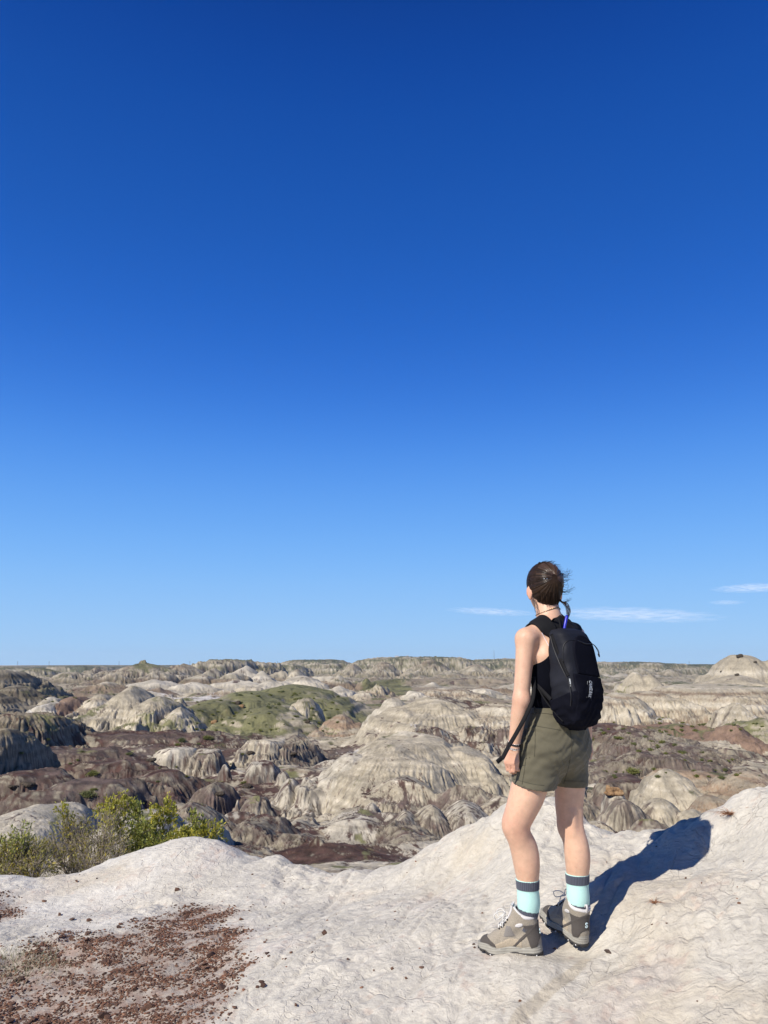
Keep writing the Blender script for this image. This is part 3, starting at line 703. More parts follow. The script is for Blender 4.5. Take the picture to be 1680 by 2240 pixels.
def build_stones():
    r = np.random.default_rng(5); mat = stone_material()
    shapes = [stone_shape(r, int(r.integers(10, 16)), r.uniform(.42, .75)) for _ in range(10)]
    mds = [mesh_data('stone', V, F, np.ones((len(V), 3)), False, mat) for V, F in shapes]
    # scatter over the patches
    def scatter(n):
        out = []
        while len(out) < n:
            x = r.uniform(-3.2, .0, 4000); y = r.uniform(3.2, 6.3, 4000)
            m = gravel_mask(x, y); clump = .5 + .9 * fbm(x / .16, y / .16, 850, 2) + .25 * fbm(x / .5, y / .5, 851, 2)
            u, v = project(x, y, np.full_like(x, -.25))
            k = (r.random(4000) < m * np.clip(clump, .06, 1)) & (u > -60) & (v < 2290)
            out += list(zip(x[k], y[k]))
        return out[:n]
    # loose stones out on the bare clay: (u, v, size in cm, label)
    solo = [(712, 2040, 5.2, 'largest maroon stone lying alone on the white clay left of the hiker'),
            (885, 1997, 1.6, 'lone dark pebble on the clay between the big maroon stone and the boots'),
            (923, 2103, 2.6, 'flat maroon pebble on the clay in front of the left boot'),
            (887, 2128, 1.9, 'dark pebble below the flat maroon one on the clay'),
            (858, 2108, 2.2, 'dark pebble beside a pale crumb near the middle of the clay'),
            (818, 2109, 1.4, 'tiny dark pebble above a crack in the clay'),
            (1036, 2055, 2.0, 'small reddish pebble in front of the left boot toe'),
            (1038, 2062, 1.8, 'small rusty pebble just under the reddish one by the boot toe'),
            (1213, 2077, 2.0, 'small brown pebble between the two boots'),
            (1327, 2094, 4.2, 'rounded grey pebble on the clay right of the boots'),
            (164, 1937, 4.6, 'dark flat stone on the clay at the foot of the twiggy shrub'),
            (388, 1946, 4.6, 'reddish brown flat stone on the white pan below the clay mound'),
            (195, 2013, 4.2, 'rust brown stone with a smooth hump on the white pan'),
            (157, 2013, 4.2, 'light rusty stone on the white pan left of the patch'),
            (130, 1996, 4.4, 'flat almost black stone on the white pan'),
            (98, 1970, 4.0, 'narrow brown stone on the pan beyond the black one'),
            (191, 2051, 5.4, 'black angular stone at the edge of the gravel patch'),
            (260, 2035, 4.0, 'dark stone on the upper edge of the gravel patch'),
            (527, 2008, 4.4, 'grey brown rounded stone at the right end of the gravel patch'),
            (585, 2089, 3.6, 'dark red cube-like stone out on the clay right of the patch'),
            (587, 2097, 2.0, 'small dark stone just below the dark red one'),
            (572, 2158, 3.6, 'brown stone topmost of a trio on the bare clay'),
            (574, 2166, 4.0, 'wide rust stone lying under the brown one of the trio'),
            (563, 2171, 2.4, 'small dark stone lowest of the trio on the bare clay'),
            (646, 2206, 2.2, 'small dark stone near the bottom edge on bare clay'),
            (513, 2217, 3.8, 'light rusty stone on the clay at the bottom edge'),
            (579, 2060, 2.4, 'dark pebble highest of the loose group right of the patch'),
            (584, 2054, 2.0, 'small dark pebble above the loose group right of the patch')]
    used = []
    for u, v, cm, lab in solo:
        p = to_plan([(u, v)])[0]
        o = obj('stone', mds[r.integers(10)].copy() if False else mds[r.integers(10)])
        s = cm / 200 * 1.05
        o.location = (p[0], p[1], kz1(p[0], p[1]) + s * .2); o.scale = (s * r.uniform(.9, 1.25), s, s * r.uniform(.75, 1.1))
        o.rotation_euler = (r.uniform(-.3, .3), r.uniform(-.3, .3), r.uniform(0, 6.28))
        tag(o, lab, 'stone', 'loose ironstone stones'); used.append(p)
    n = 0
    pts = scatter(270)
    zz = kz(np.array([p[0] for p in pts]), np.array([p[1] for p in pts]))
    for (x, y), z in zip(pts, zz):
        o = obj('stone', mds[r.integers(10)])
        s = float(np.clip(r.lognormal(math.log(.0125), .38), .0085, .030))
        o.location = (x, y, z + s * .22); o.scale = (s * r.uniform(.9, 1.4), s, s * r.uniform(.7, 1.1))
        o.rotation_euler = (r.uniform(-.4, .4), r.uniform(-.4, .4), r.uniform(0, 6.28))
        tag(o, 'rusty brown angular stone among many in the gravel patch at bottom left', 'stone', 'larger stones of the rusty gravel patch')
    # the fine gravel between them
    N = 15000; pts = np.array(scatter(N)); zz = kz(pts[:, 0], pts[:, 1])
    k = 350                                                    # strays over the rest of the clay
    ex = np.stack([r.uniform(-3, 2.2, k * 3), r.uniform(3.0, 6.0, k * 3)], 1)
    ex = ex[r.random(k * 3) < np.clip(.12 + .9 * np.exp(-np.maximum(poly_sd(ex[:, 0], ex[:, 1], GP), 0) / .25), 0, 1)]
    pts = np.concatenate([pts, ex]); zz = np.concatenate([zz, kz(ex[:, 0], ex[:, 1])])
    Vs, Fs, Cs = [], [], []; off = 0
    tones = np.array([(.7, .7, .75), (1, .95, .9), (1.5, 1.45, 1.35), (1.2, 1.0, .9), (.55, .6, .7)])
    for (x, y), z in zip(pts, zz):
        V, F = shapes[r.integers(10)]
        s = float(np.clip(r.lognormal(math.log(.0052), .42), .0025, .0105))
        a = r.uniform(0, 6.28); ca, sa = math.cos(a), math.sin(a)
        W = V * np.array([s * r.uniform(.9, 1.4), s, s * r.uniform(.7, 1.1)])
        W = np.stack([W[:, 0] * ca - W[:, 1] * sa, W[:, 0] * sa + W[:, 1] * ca, W[:, 2]], 1) + np.array([x, y, z + s * .2])
        Vs.append(W); Fs.append(F + off); off += len(V); Cs.append(np.tile(tones[r.integers(5)] * r.uniform(.7, 1.25), (len(V), 1)))
    o = obj('ironstone_gravel', mesh_data('ironstone_gravel', np.concatenate(Vs), np.concatenate(Fs), np.concatenate(Cs), False, mat))
    tag(o, 'fine rusty brown gravel strewn over the white clay', 'gravel', kind='stuff')

# ------------------------------------------------------------------ plants
def tube(path, radii, sides=5, cap=True):
    path = np.asarray(path, float); n = len(path)
    T = np.gradient(path, axis=0); T /= np.linalg.norm(T, axis=1, keepdims=True) + 1e-9
    ref = np.array([0, 0, 1.]) if abs(T[0][2]) < .9 else np.array([1., 0, 0])
    V = []
    prev = np.cross(ref, T[0]); prev /= np.linalg.norm(prev)
    for i in range(n):
        a = prev - T[i] * np.dot(prev, T[i]); a /= np.linalg.norm(a) + 1e-9; prev = a
        b = np.cross(T[i], a)
        th = np.arange(sides) * 2 * math.pi / sides
        V.append(path[i] + radii[i] * (np.cos(th)[:, None] * a + np.sin(th)[:, None] * b))
    V = np.concatenate(V); F = grid_faces(n, sides, True)
    if cap:
        V = np.concatenate([V, path[:1], path[-1:]]); k = n * sides
        j = np.arange(sides); j2 = (j + 1) % sides
        F = np.concatenate([F, np.stack([np.full(sides, k), j2, j, j], 1), np.stack([np.full(sides, k + 1), (n - 1) * sides + j, (n - 1) * sides + j2, (n - 1) * sides + j2], 1)])
    return V, F

class Acc:
    def __init__(s): s.V, s.F, s.C, s.n = [], [], [], 0
    def add(s, V, F, c=(1, 1, 1)):
        s.V.append(V); s.F.append(np.asarray(F) + s.n); s.n += len(V); s.C.append(np.tile(np.asarray(c, float), (len(V), 1)))
    def mesh(s, name, mat, smooth=True):
        if s.n == 0: return None
        F = np.concatenate(s.F); 
        return mesh_fix(name, np.concatenate(s.V), F, np.concatenate(s.C), smooth, mat)

def mesh_fix(name, V, F, C, smooth, mat):
    """quads and triangles (a quad whose last corner repeats) in one mesh"""
    tri = F[:, 2] == F[:, 3] if F.shape[1] == 4 else np.zeros(len(F), bool)
    if not tri.any(): return mesh_data(name, V, F, C, smooth, mat)
    me = bpy.data.meshes.new(name); Q = F[~tri]; T = F[tri][:, :3]
    me.vertices.add(len(V)); me.vertices.foreach_set('co', np.ascontiguousarray(V, np.float32).ravel())
    li = np.concatenate([Q.ravel(), T.ravel()]).astype(np.int32)
    me.loops.add(len(li)); me.loops.foreach_set('vertex_index', li)
    ls = np.concatenate([np.arange(len(Q)) * 4, len(Q) * 4 + np.arange(len(T)) * 3]).astype(np.int32)
    me.polygons.add(len(ls)); me.polygons.foreach_set('loop_start', ls); me.update(calc_edges=True)
    me.polygons.foreach_set('use_smooth', np.full(len(ls), smooth, bool))
    at = me.attributes.new('Col', 'FLOAT_COLOR', 'POINT'); c = np.ones((len(V), 4), np.float32); c[:, :3] = C; at.data.foreach_set('color', c.ravel())
    me.materials.append(mat)
    return me

def leaf_geo(p, d, up, L, w):
    s = np.cross(d, up); s /= np.linalg.norm(s) + 1e-9; nrm = np.cross(s, d)
    return np.array([p, p + d * L * .45 + s * w - nrm * w * .3, p + d * L, p + d * L * .45 - s * w - nrm * w * .3]), np.array([[0, 1, 2, 3]])

LEAFMAT = WOODMAT = None
def plant_materials():
    global LEAFMAT, WOODMAT
    t = NT('leaf'); c = t.mul((.27, .295, .075), t.col())
    LEAFMAT = t.out(c, None, .55, Specular_IOR_Level=.35, Subsurface_Weight=0.0)
    tr = t.new('ShaderNodeBsdfTranslucent'); t._set(tr.inputs['Color'], t.mul((.34, .38, .08), t.col()))
    mx = t.new('ShaderNodeMixShader'); mx.inputs[0].default_value = .28
    t.link(t.b.outputs[0], mx.inputs[1]); t.link(tr.outputs[0], mx.inputs[2]); t.link(mx.outputs[0], t.n['Material Output'].inputs['Surface'])
    t = NT('bark'); WOODMAT = t.out(t.mul(t.col(), t.ramp(t.noise(40, 5, .6, t.objvec()), [(.3, .7), (.7, 1.2)])), None, .9)

def shrub(label, base, clumps, seed, twigginess=1.0, group='shrubs behind the clay knoll'):
    """base = world point; clumps = (u, v, r px, Y, leaves, green) in picture terms"""
    r = np.random.default_rng(seed); base = np.array(base, float)
    wood, leaf = Acc(), Acc()
    for (u, v, rp, Y, nl, tone) in clumps:
        c = P(u, v, Y); rad = rp / FPX * Y
        h = c - base; m = base + h * .5 + np.array([r.normal() * .06, r.normal() * .06, -.08 * np.linalg.norm(h)])
        s = np.linspace(0, 1, 9)[:, None]
        path = (1 - s) ** 2 * base + 2 * s * (1 - s) * m + s ** 2 * c + r.normal(size=(9, 3)) * .008
        R0 = .010 + .006 * r.random()
        bark = np.array([.16, .13, .10]) * r.uniform(.5, 1.1)
        V, F = tube(path, np.linspace(R0, .0035, 9), 5); wood.add(V, F, bark)
        tips = []
        for k in range(int(22 * twigginess ** .6 * (rad / .15) ** 1.2)):
            q = r.normal(size=3); q /= np.linalg.norm(q); q[2] = abs(q[2]) * .9 - .15
            tip = c + q * rad * r.uniform(.5, 1.08) * np.array([1, 1, .95])
            st = path[r.integers(4, 9)]
            mid = (st + tip) / 2 + r.normal(size=3) * .12 * rad + np.array([0, 0, -.12 * rad])
            s6 = np.linspace(0, 1, 6)[:, None]
            tw = (1 - s6) ** 2 * st + 2 * s6 * (1 - s6) * mid + s6 ** 2 * tip
            V, F = tube(tw, np.linspace(.0034, .0012, 6), 4); wood.add(V, F, np.array([.30, .25, .19]) * r.uniform(.6, 1.2))
            tips.append(tw)
            for _ in range(3):
                a = tw[r.integers(2, 5)]; b = a + (q + r.normal(size=3) * .7 + np.array([0, 0, .4])) * rad * .35
                V, F = tube(np.array([a, (a + b) / 2 + r.normal(size=3) * .008, b]), [.0016, .0012, .0008], 3, False); wood.add(V, F, np.array([.33, .28, .21]) * r.uniform(.6, 1.2))
                tips.append(np.linspace(a, b, 6))
        for k in range(int(nl * (1.9 if seed == 11 else 1.3))):
            tw = tips[r.integers(len(tips))]; t_ = r.integers(2, 6); p = tw[min(t_, 5)] + r.normal(size=3) * .007
            d = (tw[5] - tw[2]); d = d / (np.linalg.norm(d) + 1e-9) + r.normal(size=3) * .55 + np.array([0, 0, .35]); d /= np.linalg.norm(d)
            up = r.normal(size=3)
            L = r.uniform(.018, .040); V, F = leaf_geo(p, d, up, L, L * r.uniform(.16, .24))
            col = np.array(tone) * r.uniform(.65, 1.3) * (np.array([1.25, 1.08, .8]) if r.random() < .3 else 1)
            leaf.add(V, F, col)
    root = tag(empty('shrub', base), label, 'shrub', group)
    for nm, a, m in (('branches', wood, WOODMAT), ('foliage', leaf, LEAFMAT)):
        if a.n:
            a.V = [v - base for v in a.V]
            obj(nm, a.mesh(nm, m, nm == 'branches'), root)
    return root

def build_shrubs():
    plant_materials()
    G, Gy, Dry = (1, 1, 1), (1.35, 1.2, .8), (1.0, .85, .95)
    b = P(330, 1900, 8.3); 
    shrub('bright green leafy shrub rising behind the clay mound', (b[0], 8.3, kz1(b[0], 8.3)), [(253, 1757, 30, 8.3, 900, Gy), (226, 1775, 20, 8.2, 300, Gy), (304, 1776, 27, 8.4, 800, G), (360, 1776, 28, 8.3, 950, Gy),
          (315, 1826, 40, 8.2, 1500, G), (338, 1850, 40, 8.1, 1200, G), (402, 1828, 28, 8.2, 900, Gy), (430, 1790, 22, 8.3, 650, G), (455, 1822, 30, 8.2, 1000, Gy), (380, 1858, 30, 8.0, 800, G), (425, 1845, 26, 8.0, 700, Gy), (290, 1868, 34, 8.1, 800, G)], 11)
    b = P(190, 1935, 7.7)
    shrub('half bare grey twiggy shrub between the two green ones', (b[0], 7.7, kz1(b[0], 7.7)), [(137, 1775, 18, 7.8, 200, Gy), (150, 1805, 30, 7.8, 260, Dry), (120, 1850, 42, 7.7, 230, Dry), (185, 1850, 48, 7.7, 220, Dry), (175, 1795, 22, 7.8, 120, Dry),
          (230, 1830, 44, 7.7, 160, Dry), (235, 1785, 30, 7.9, 200, Gy), (262, 1858, 36, 7.6, 160, Dry), (140, 1895, 46, 7.6, 160, Dry), (205, 1890, 46, 7.5, 140, Dry)], 12, 2.2)
    b = P(30, 1945, 7.2)
    shrub('low olive shrub at the left border behind the knoll', (b[0], 7.2, kz1(b[0], 7.2)), [(48, 1815, 20, 7.2, 160, G), (38, 1850, 34, 7.2, 520, G), (5, 1862, 36, 7.2, 450, Dry), (70, 1850, 34, 7.2, 300, Dry), (20, 1895, 42, 7.1, 500, Dry),
          (78, 1893, 40, 7.1, 330, Dry), (-40, 1860, 40, 7.2, 300, G), (95, 1870, 34, 7.3, 200, Dry)], 13, 1.8)
# ================================================================== distance-field modelling
def unit(v):
    v = np.asarray(v, float); return v / (np.linalg.norm(v) + 1e-12)

class Field:
    def __init__(s, lo, hi, h):
        s.lo = np.array(lo, float); s.h = h
        n = np.ceil((np.array(hi) - s.lo) / h).astype(int) + 1
        s.n = n; s.d = np.full(n, .2, np.float32)
        s.ax = [s.lo[i] + h * np.arange(n[i]) for i in range(3)]
    def region(s, lo, hi):
        a = np.clip(np.floor((np.array(lo) - s.lo) / s.h).astype(int), 0, s.n); b = np.clip(np.ceil((np.array(hi) - s.lo) / s.h).astype(int) + 1, 0, s.n)
        sl = tuple(slice(a[i], b[i]) for i in range(3))
        g = [s.ax[0][sl[0]][:, None, None], s.ax[1][sl[1]][None, :, None], s.ax[2][sl[2]][None, None, :]]
        return sl, g
    def full(s): return s.region(s.lo, s.lo + s.h * s.n)
    def smin(s, sl, f, k):
        a = s.d[sl]
        if k > 0:
            hh = np.clip(.5 + .5 * (a - f) / k, 0, 1); s.d[sl] = a + (f - a) * hh - k * hh * (1 - hh)
        else: s.d[sl] = np.minimum(a, f)
    def cone(s, a, b, ra, rb, k=.02, flat=None):
        """tapered capsule; flat = (axis, factor) squeezes the section along an axis"""
        a = np.asarray(a, float); b = np.asarray(b, float); R = max(ra, rb) * (1.6 if flat is None else 2.2) + k + 3 * s.h
        sl, g = s.region(np.minimum(a, b) - R, np.maximum(a, b) + R)
        ba = b - a; L2 = ba @ ba + 1e-12
        p = [g[i] - a[i] for i in range(3)]
        t = np.clip((p[0] * ba[0] + p[1] * ba[1] + p[2] * ba[2]) / L2, 0, 1)
        q = [p[i] - t * ba[i] for i in range(3)]
        d2 = q[0] ** 2 + q[1] ** 2 + q[2] ** 2
        r = ra + (rb - ra) * t
        if flat is not None:
            n = unit(flat[0]); m = q[0] * n[0] + q[1] * n[1] + q[2] * n[2]
            d2 = d2 + m * m * (1 / flat[1] ** 2 - 1)
            f = (np.sqrt(d2) - r) * min(1, flat[1])  if flat[1] < 1 else np.sqrt(d2) - r
        else: f = np.sqrt(d2) - r
        s.smin(sl, f.astype(np.float32), k)
    def chain(s, pts, rad, k=.02, flat=None):
        """a limb: one smooth tapering tube along the points, then joined to the rest"""
        pts = [np.asarray(p, float) for p in pts]; n = len(pts)
        if n > 2:
            m = (n - 1) * 4 + 1; q = smoothpath(pts, m); r = np.interp(np.linspace(0, n - 1, m), np.arange(n), rad)
            for _ in range(2): r[1:-1] = .25 * r[:-2] + .5 * r[1:-1] + .25 * r[2:]
            pts, rad = list(q), list(r)
        P_ = np.array(pts); R = max(rad) + k + 3 * s.h
        sl, g = s.region(P_.min(0) - R, P_.max(0) + R); acc = None
        keep = s.d, s.region
        tmp = Field.__new__(Field); tmp.lo = np.array([s.ax[i][sl[i]][0] if len(s.ax[i][sl[i]]) else 0 for i in range(3)]); tmp.h = s.h
        tmp.ax = [s.ax[i][sl[i]] for i in range(3)]; tmp.n = np.array([len(a) for a in tmp.ax])
        if (tmp.n == 0).any(): return
        tmp.d = np.full(tmp.n, .2, np.float32)
        for i in range(len(pts) - 1): tmp.cone(pts[i], pts[i + 1], rad[i], rad[i + 1], 0, flat)
        s.smin(sl, tmp.d, k)
    def ell(s, c, r, axes=None, k=.02):
        c = np.asarray(c, float); r = np.asarray(r, float); R = r.max() + k + 3 * s.h
        sl, g = s.region(c - R, c + R)
        p = [g[i] - c[i] for i in range(3)]
        A = np.eye(3) if axes is None else np.asarray(axes)
        q = [p[0] * A[i][0] + p[1] * A[i][1] + p[2] * A[i][2] for i in range(3)]
        k0 = np.sqrt(sum((q[i] / r[i]) ** 2 for i in range(3))); k1 = np.sqrt(sum((q[i] / r[i] ** 2) ** 2 for i in range(3)))
        s.smin(sl, (k0 * (k0 - 1) / (k1 + 1e-9)).astype(np.float32), k)
    def section(s, pts, w, dp, side, fwd, k=.03, pw=2.0):
        """torso-like solid: sections of half width w, half depth dp along a list of points"""
        for i in range(len(pts) - 1):
            a, b = np.asarray(pts[i]), np.asarray(pts[i + 1]); R = max(w) * 1.3 + k
            sl, g = s.region(np.minimum(a, b) - R, np.maximum(a, b) + R)
            ba = b - a; L2 = ba @ ba
            p = [g[j] - a[j] for j in range(3)]
            t = np.clip((p[0] * ba[0] + p[1] * ba[1] + p[2] * ba[2]) / L2, 0, 1)
            q = [p[j] - t * ba[j] for j in range(3)]
            qs = q[0] * side[0] + q[1] * side[1] + q[2] * side[2]; qf = q[0] * fwd[0] + q[1] * fwd[1] + q[2] * fwd[2]
            u = unit(ba); qu = q[0] * u[0] + q[1] * u[1] + q[2] * u[2]
            W = w[i] + (w[i + 1] - w[i]) * t; D = dp[i] + (dp[i + 1] - dp[i]) * t
            m = np.minimum(W, D)
            rr = ((np.abs(qs) / W) ** pw + (np.abs(qf) / D) ** pw + (np.abs(qu) / (m * .6)) ** pw) ** (1 / pw)
            s.smin(sl, ((rr - 1) * m).astype(np.float32), k)
    def mesh(s, smooth=2):
        d = s.d; ins = d < 0
        c = [ins[i:d.shape[0] - 1 + i, j:d.shape[1] - 1 + j, k:d.shape[2] - 1 + k] for i in (0, 1) for j in (0, 1) for k in (0, 1)]
        cnt = sum(x.astype(np.int8) for x in c); I = np.argwhere((cnt > 0) & (cnt < 8))
        off = np.array([(i, j, k) for i in (0, 1) for j in (0, 1) for k in (0, 1)])
        val = np.stack([d[I[:, 0] + o[0], I[:, 1] + o[1], I[:, 2] + o[2]] for o in off], 1)
        acc = np.zeros((len(I), 3)); n = np.zeros(len(I))
        for a in range(8):
            for b in range(a + 1, 8):
                if np.abs(off[a] - off[b]).sum() != 1: continue
                m = (val[:, a] < 0) != (val[:, b] < 0)
                t = val[:, a] / np.where(m, val[:, a] - val[:, b], 1)
                acc += np.where(m[:, None], off[a] + t[:, None] * (off[b] - off[a]), 0); n += m
        V = s.lo + s.h * (I + acc / n[:, None])
        idx = np.full(d.shape, -1, np.int32); idx[I[:, 0], I[:, 1], I[:, 2]] = np.arange(len(I))
        F = []
        for axx in range(3):
            o = [0, 0, 0]; o[axx] = 1
            A = ins[:d.shape[0] - o[0], :d.shape[1] - o[1], :d.shape[2] - o[2]]; B = ins[o[0]:, o[1]:, o[2]:]
            E = np.argwhere(A != B)
            u, v = [(1, 2), (2, 0), (0, 1)][axx]
            E = E[(E[:, u] > 0) & (E[:, v] > 0)]
            fl = A[E[:, 0], E[:, 1], E[:, 2]]
            def at(du, dv):
                q = E.copy(); q[:, u] -= du; q[:, v] -= dv; return idx[q[:, 0], q[:, 1], q[:, 2]]
            f = np.stack([at(1, 1), at(0, 1), at(0, 0), at(1, 0)], 1)
            f[~fl] = f[~fl][:, ::-1]; F.append(f)
        F = np.concatenate(F); F = F[(F >= 0).all(1)]
        for _ in range(smooth): V = laplace(V, F)
        return V, F

def laplace(V, F, w=.5):
    e = np.concatenate([F[:, [0, 1]], F[:, [1, 2]], F[:, [2, 3]], F[:, [3, 0]]]); e = np.concatenate([e, e[:, ::-1]])
    n = np.bincount(e[:, 0], minlength=len(V)).astype(float); n[n == 0] = 1
    A = np.stack([np.bincount(e[:, 0], V[e[:, 1], i], minlength=len(V)) for i in range(3)], 1) / n[:, None]
    return V + w * (A - V)

def bvh(V, F): return BVHTree.FromPolygons([tuple(v) for v in V], [tuple(f) for f in F])
def ray_px(tree, u, v, off=.002):
    """point of a surface lying on the sight line of a pixel"""
    o = Vector((0, 0, CAMZ)); d = Vector(P(u, v, 3.6)) - o; d.normalize()
    hit = tree.ray_cast(o, d)
    if hit[0] is None: return None, None
    return np.array(hit[0] + hit[1] * off), np.array(hit[1])

# ================================================================== the hiker
YAW = math.radians(38)
RT = np.array([math.cos(YAW), math.sin(YAW), 0]); FW = np.array([-math.sin(YAW), math.cos(YAW), 0]); UP = np.array([0, 0, 1.])
BASE = np.array([.80, 3.68, 0.0])
HF = unit([-.20, .98, -.02]); HR = np.array([HF[1], -HF[0], 0]); HR = unit(HR); HU = np.cross(HR, HF)

# joints, read off the picture at the depth each one has
J = dict(pelvis=P(1211, 1612, 3.70), waist=P(1217, 1535, 3.69), chest=P(1216, 1440, 3.685), upper=P(1212, 1388, 3.70), c7=P(1206, 1356, 3.70),
         skull=P(1190, 1277, 3.745), shl=P(1151, 1398, 3.60), shr=P(1256, 1391, 3.80), ell_=P(1140, 1528, 3.575), elr=P(1281, 1515, 3.84),
         wrl=P(1124, 1632, 3.60), wrr=P(1283, 1612, 3.86))
LEGL = [(1180, 1640, 3.66, .088), (1156, 1728, 3.645, .080), (1144, 1762, 3.64, .072), (1131, 1797, 3.645, .0625), (1133, 1820, 3.65, .056), (1141, 1850, 3.66, .0535), (1150, 1893, 3.67, .0525), (1154, 1928, 3.675, .047), (1155, 1985, 3.675, .040), (1154, 2025, 3.672, .036)]
LEGR = [(1247, 1640, 3.755, .086), (1246, 1728, 3.76, .068), (1244, 1768, 3.76, .0605), (1247, 1800, 3.755, .0535), (1255, 1833, 3.75, .051), (1261, 1872, 3.745, .0525), (1263, 1918, 3.74, .048), (1264, 1975, 3.735, .041), (1266, 2015, 3.738, .036)]
def legpts(L): return [P(u, v, Y) for u, v, Y, r in L], [r for *_, r in L]

# feet: heel point on the ground, toe direction
FOOTL = (np.array([*P(1188, 2085, 3.655)[:2], 0]), unit([-.945, .33, 0]))
FOOTR = (np.array([*P(1281, 2082, 3.700)[:2], 0]), unit([-.46, .89, 0]))

def torso_field(F, grow=0.0, k=.03):
    c = J
    pts = [c['pelvis'], c['waist'], c['chest'], c['upper']]
    F.section(pts, [.158 + grow, .122 + grow, .136 + grow, .125 + grow], [.108 + grow, .084 + grow, .098 + grow, .075 + grow], RT, FW, k)
    for side in ('shl', 'shr'):
        s = c[side]; inn = c['c7'] + (s - c['c7']) * .25 + UP * -.015
        F.chain([inn, c['c7'] + (s - c['c7']) * .68 + UP * -.004, s], [.048 + grow, .043 + grow, .046 + grow], .035)
        # shoulder blade and the flank below the armpit
        F.cone(c['upper'] + (s - c['c7']) * .45 + UP * -.04 - FW * .03, c['chest'] + (s - c['c7']) * .38 - UP * .06 - FW * .02, .055 + grow, .055 + grow, .04)
    F.ell(c['chest'] + FW * .085 + RT * .06 + UP * .01, [.058 + grow] * 3, k=.03); F.ell(c['chest'] + FW * .085 - RT * .06 + UP * .01, [.058 + grow] * 3, k=.03)

def hand(F, wr, down, inward, front, scale=1.0):
    """palm, four curled fingers of unequal length and a thumb"""
    down, inward, front = unit(down), unit(inward), unit(front); S = scale
    pc = wr + down * .045 * S
    F.cone(wr - down * .01, wr + down * .02 * S, .0225 * S, .022 * S, .012)
    for k in (-1, -.33, .33, 1):                                   # palm as four metacarpals
        F.cone(wr + down * .012 * S + front * .011 * k * S, wr + down * (.078 - .006 * abs(k - .2)) * S + front * .029 * k * S, .0150 * S, .0115 * S, .012)
    L = {-1: (.030, .021, .016), -.33: (.037, .026, .019), .33: (.040, .029, .020), 1: (.037, .024, .019)}
    for k, ln in L.items():
        p = wr + down * (.080 - .006 * abs(k - .2)) * S + front * .0295 * k * S
        a0 = .35 + .08 * k; r = .0092 * S
        ang = [a0, a0 + .95, a0 + 1.75]
        for i in range(3):
            d = down * math.cos(ang[i]) + inward * math.sin(ang[i]) + front * (-.04 * k)
            q = p + unit(d) * ln[i] * S
            F.cone(p, q, r, r * .90, .003); p = q; r *= .90
    t0 = wr + down * .022 * S + front * .024 * S + inward * .010 * S
    t1 = t0 + (down * .75 + front * .55 + inward * .35) * .040 * S; t2 = t1 + (down * .93 + inward * .40 - front * .02) * .030 * S; t3 = t2 + (down * .8 + inward * .6 - front * .15) * .024 * S
    F.chain([t0, t1, t2, t3], [.0145 * S, .0115 * S, .0102 * S, .0082 * S], .007)

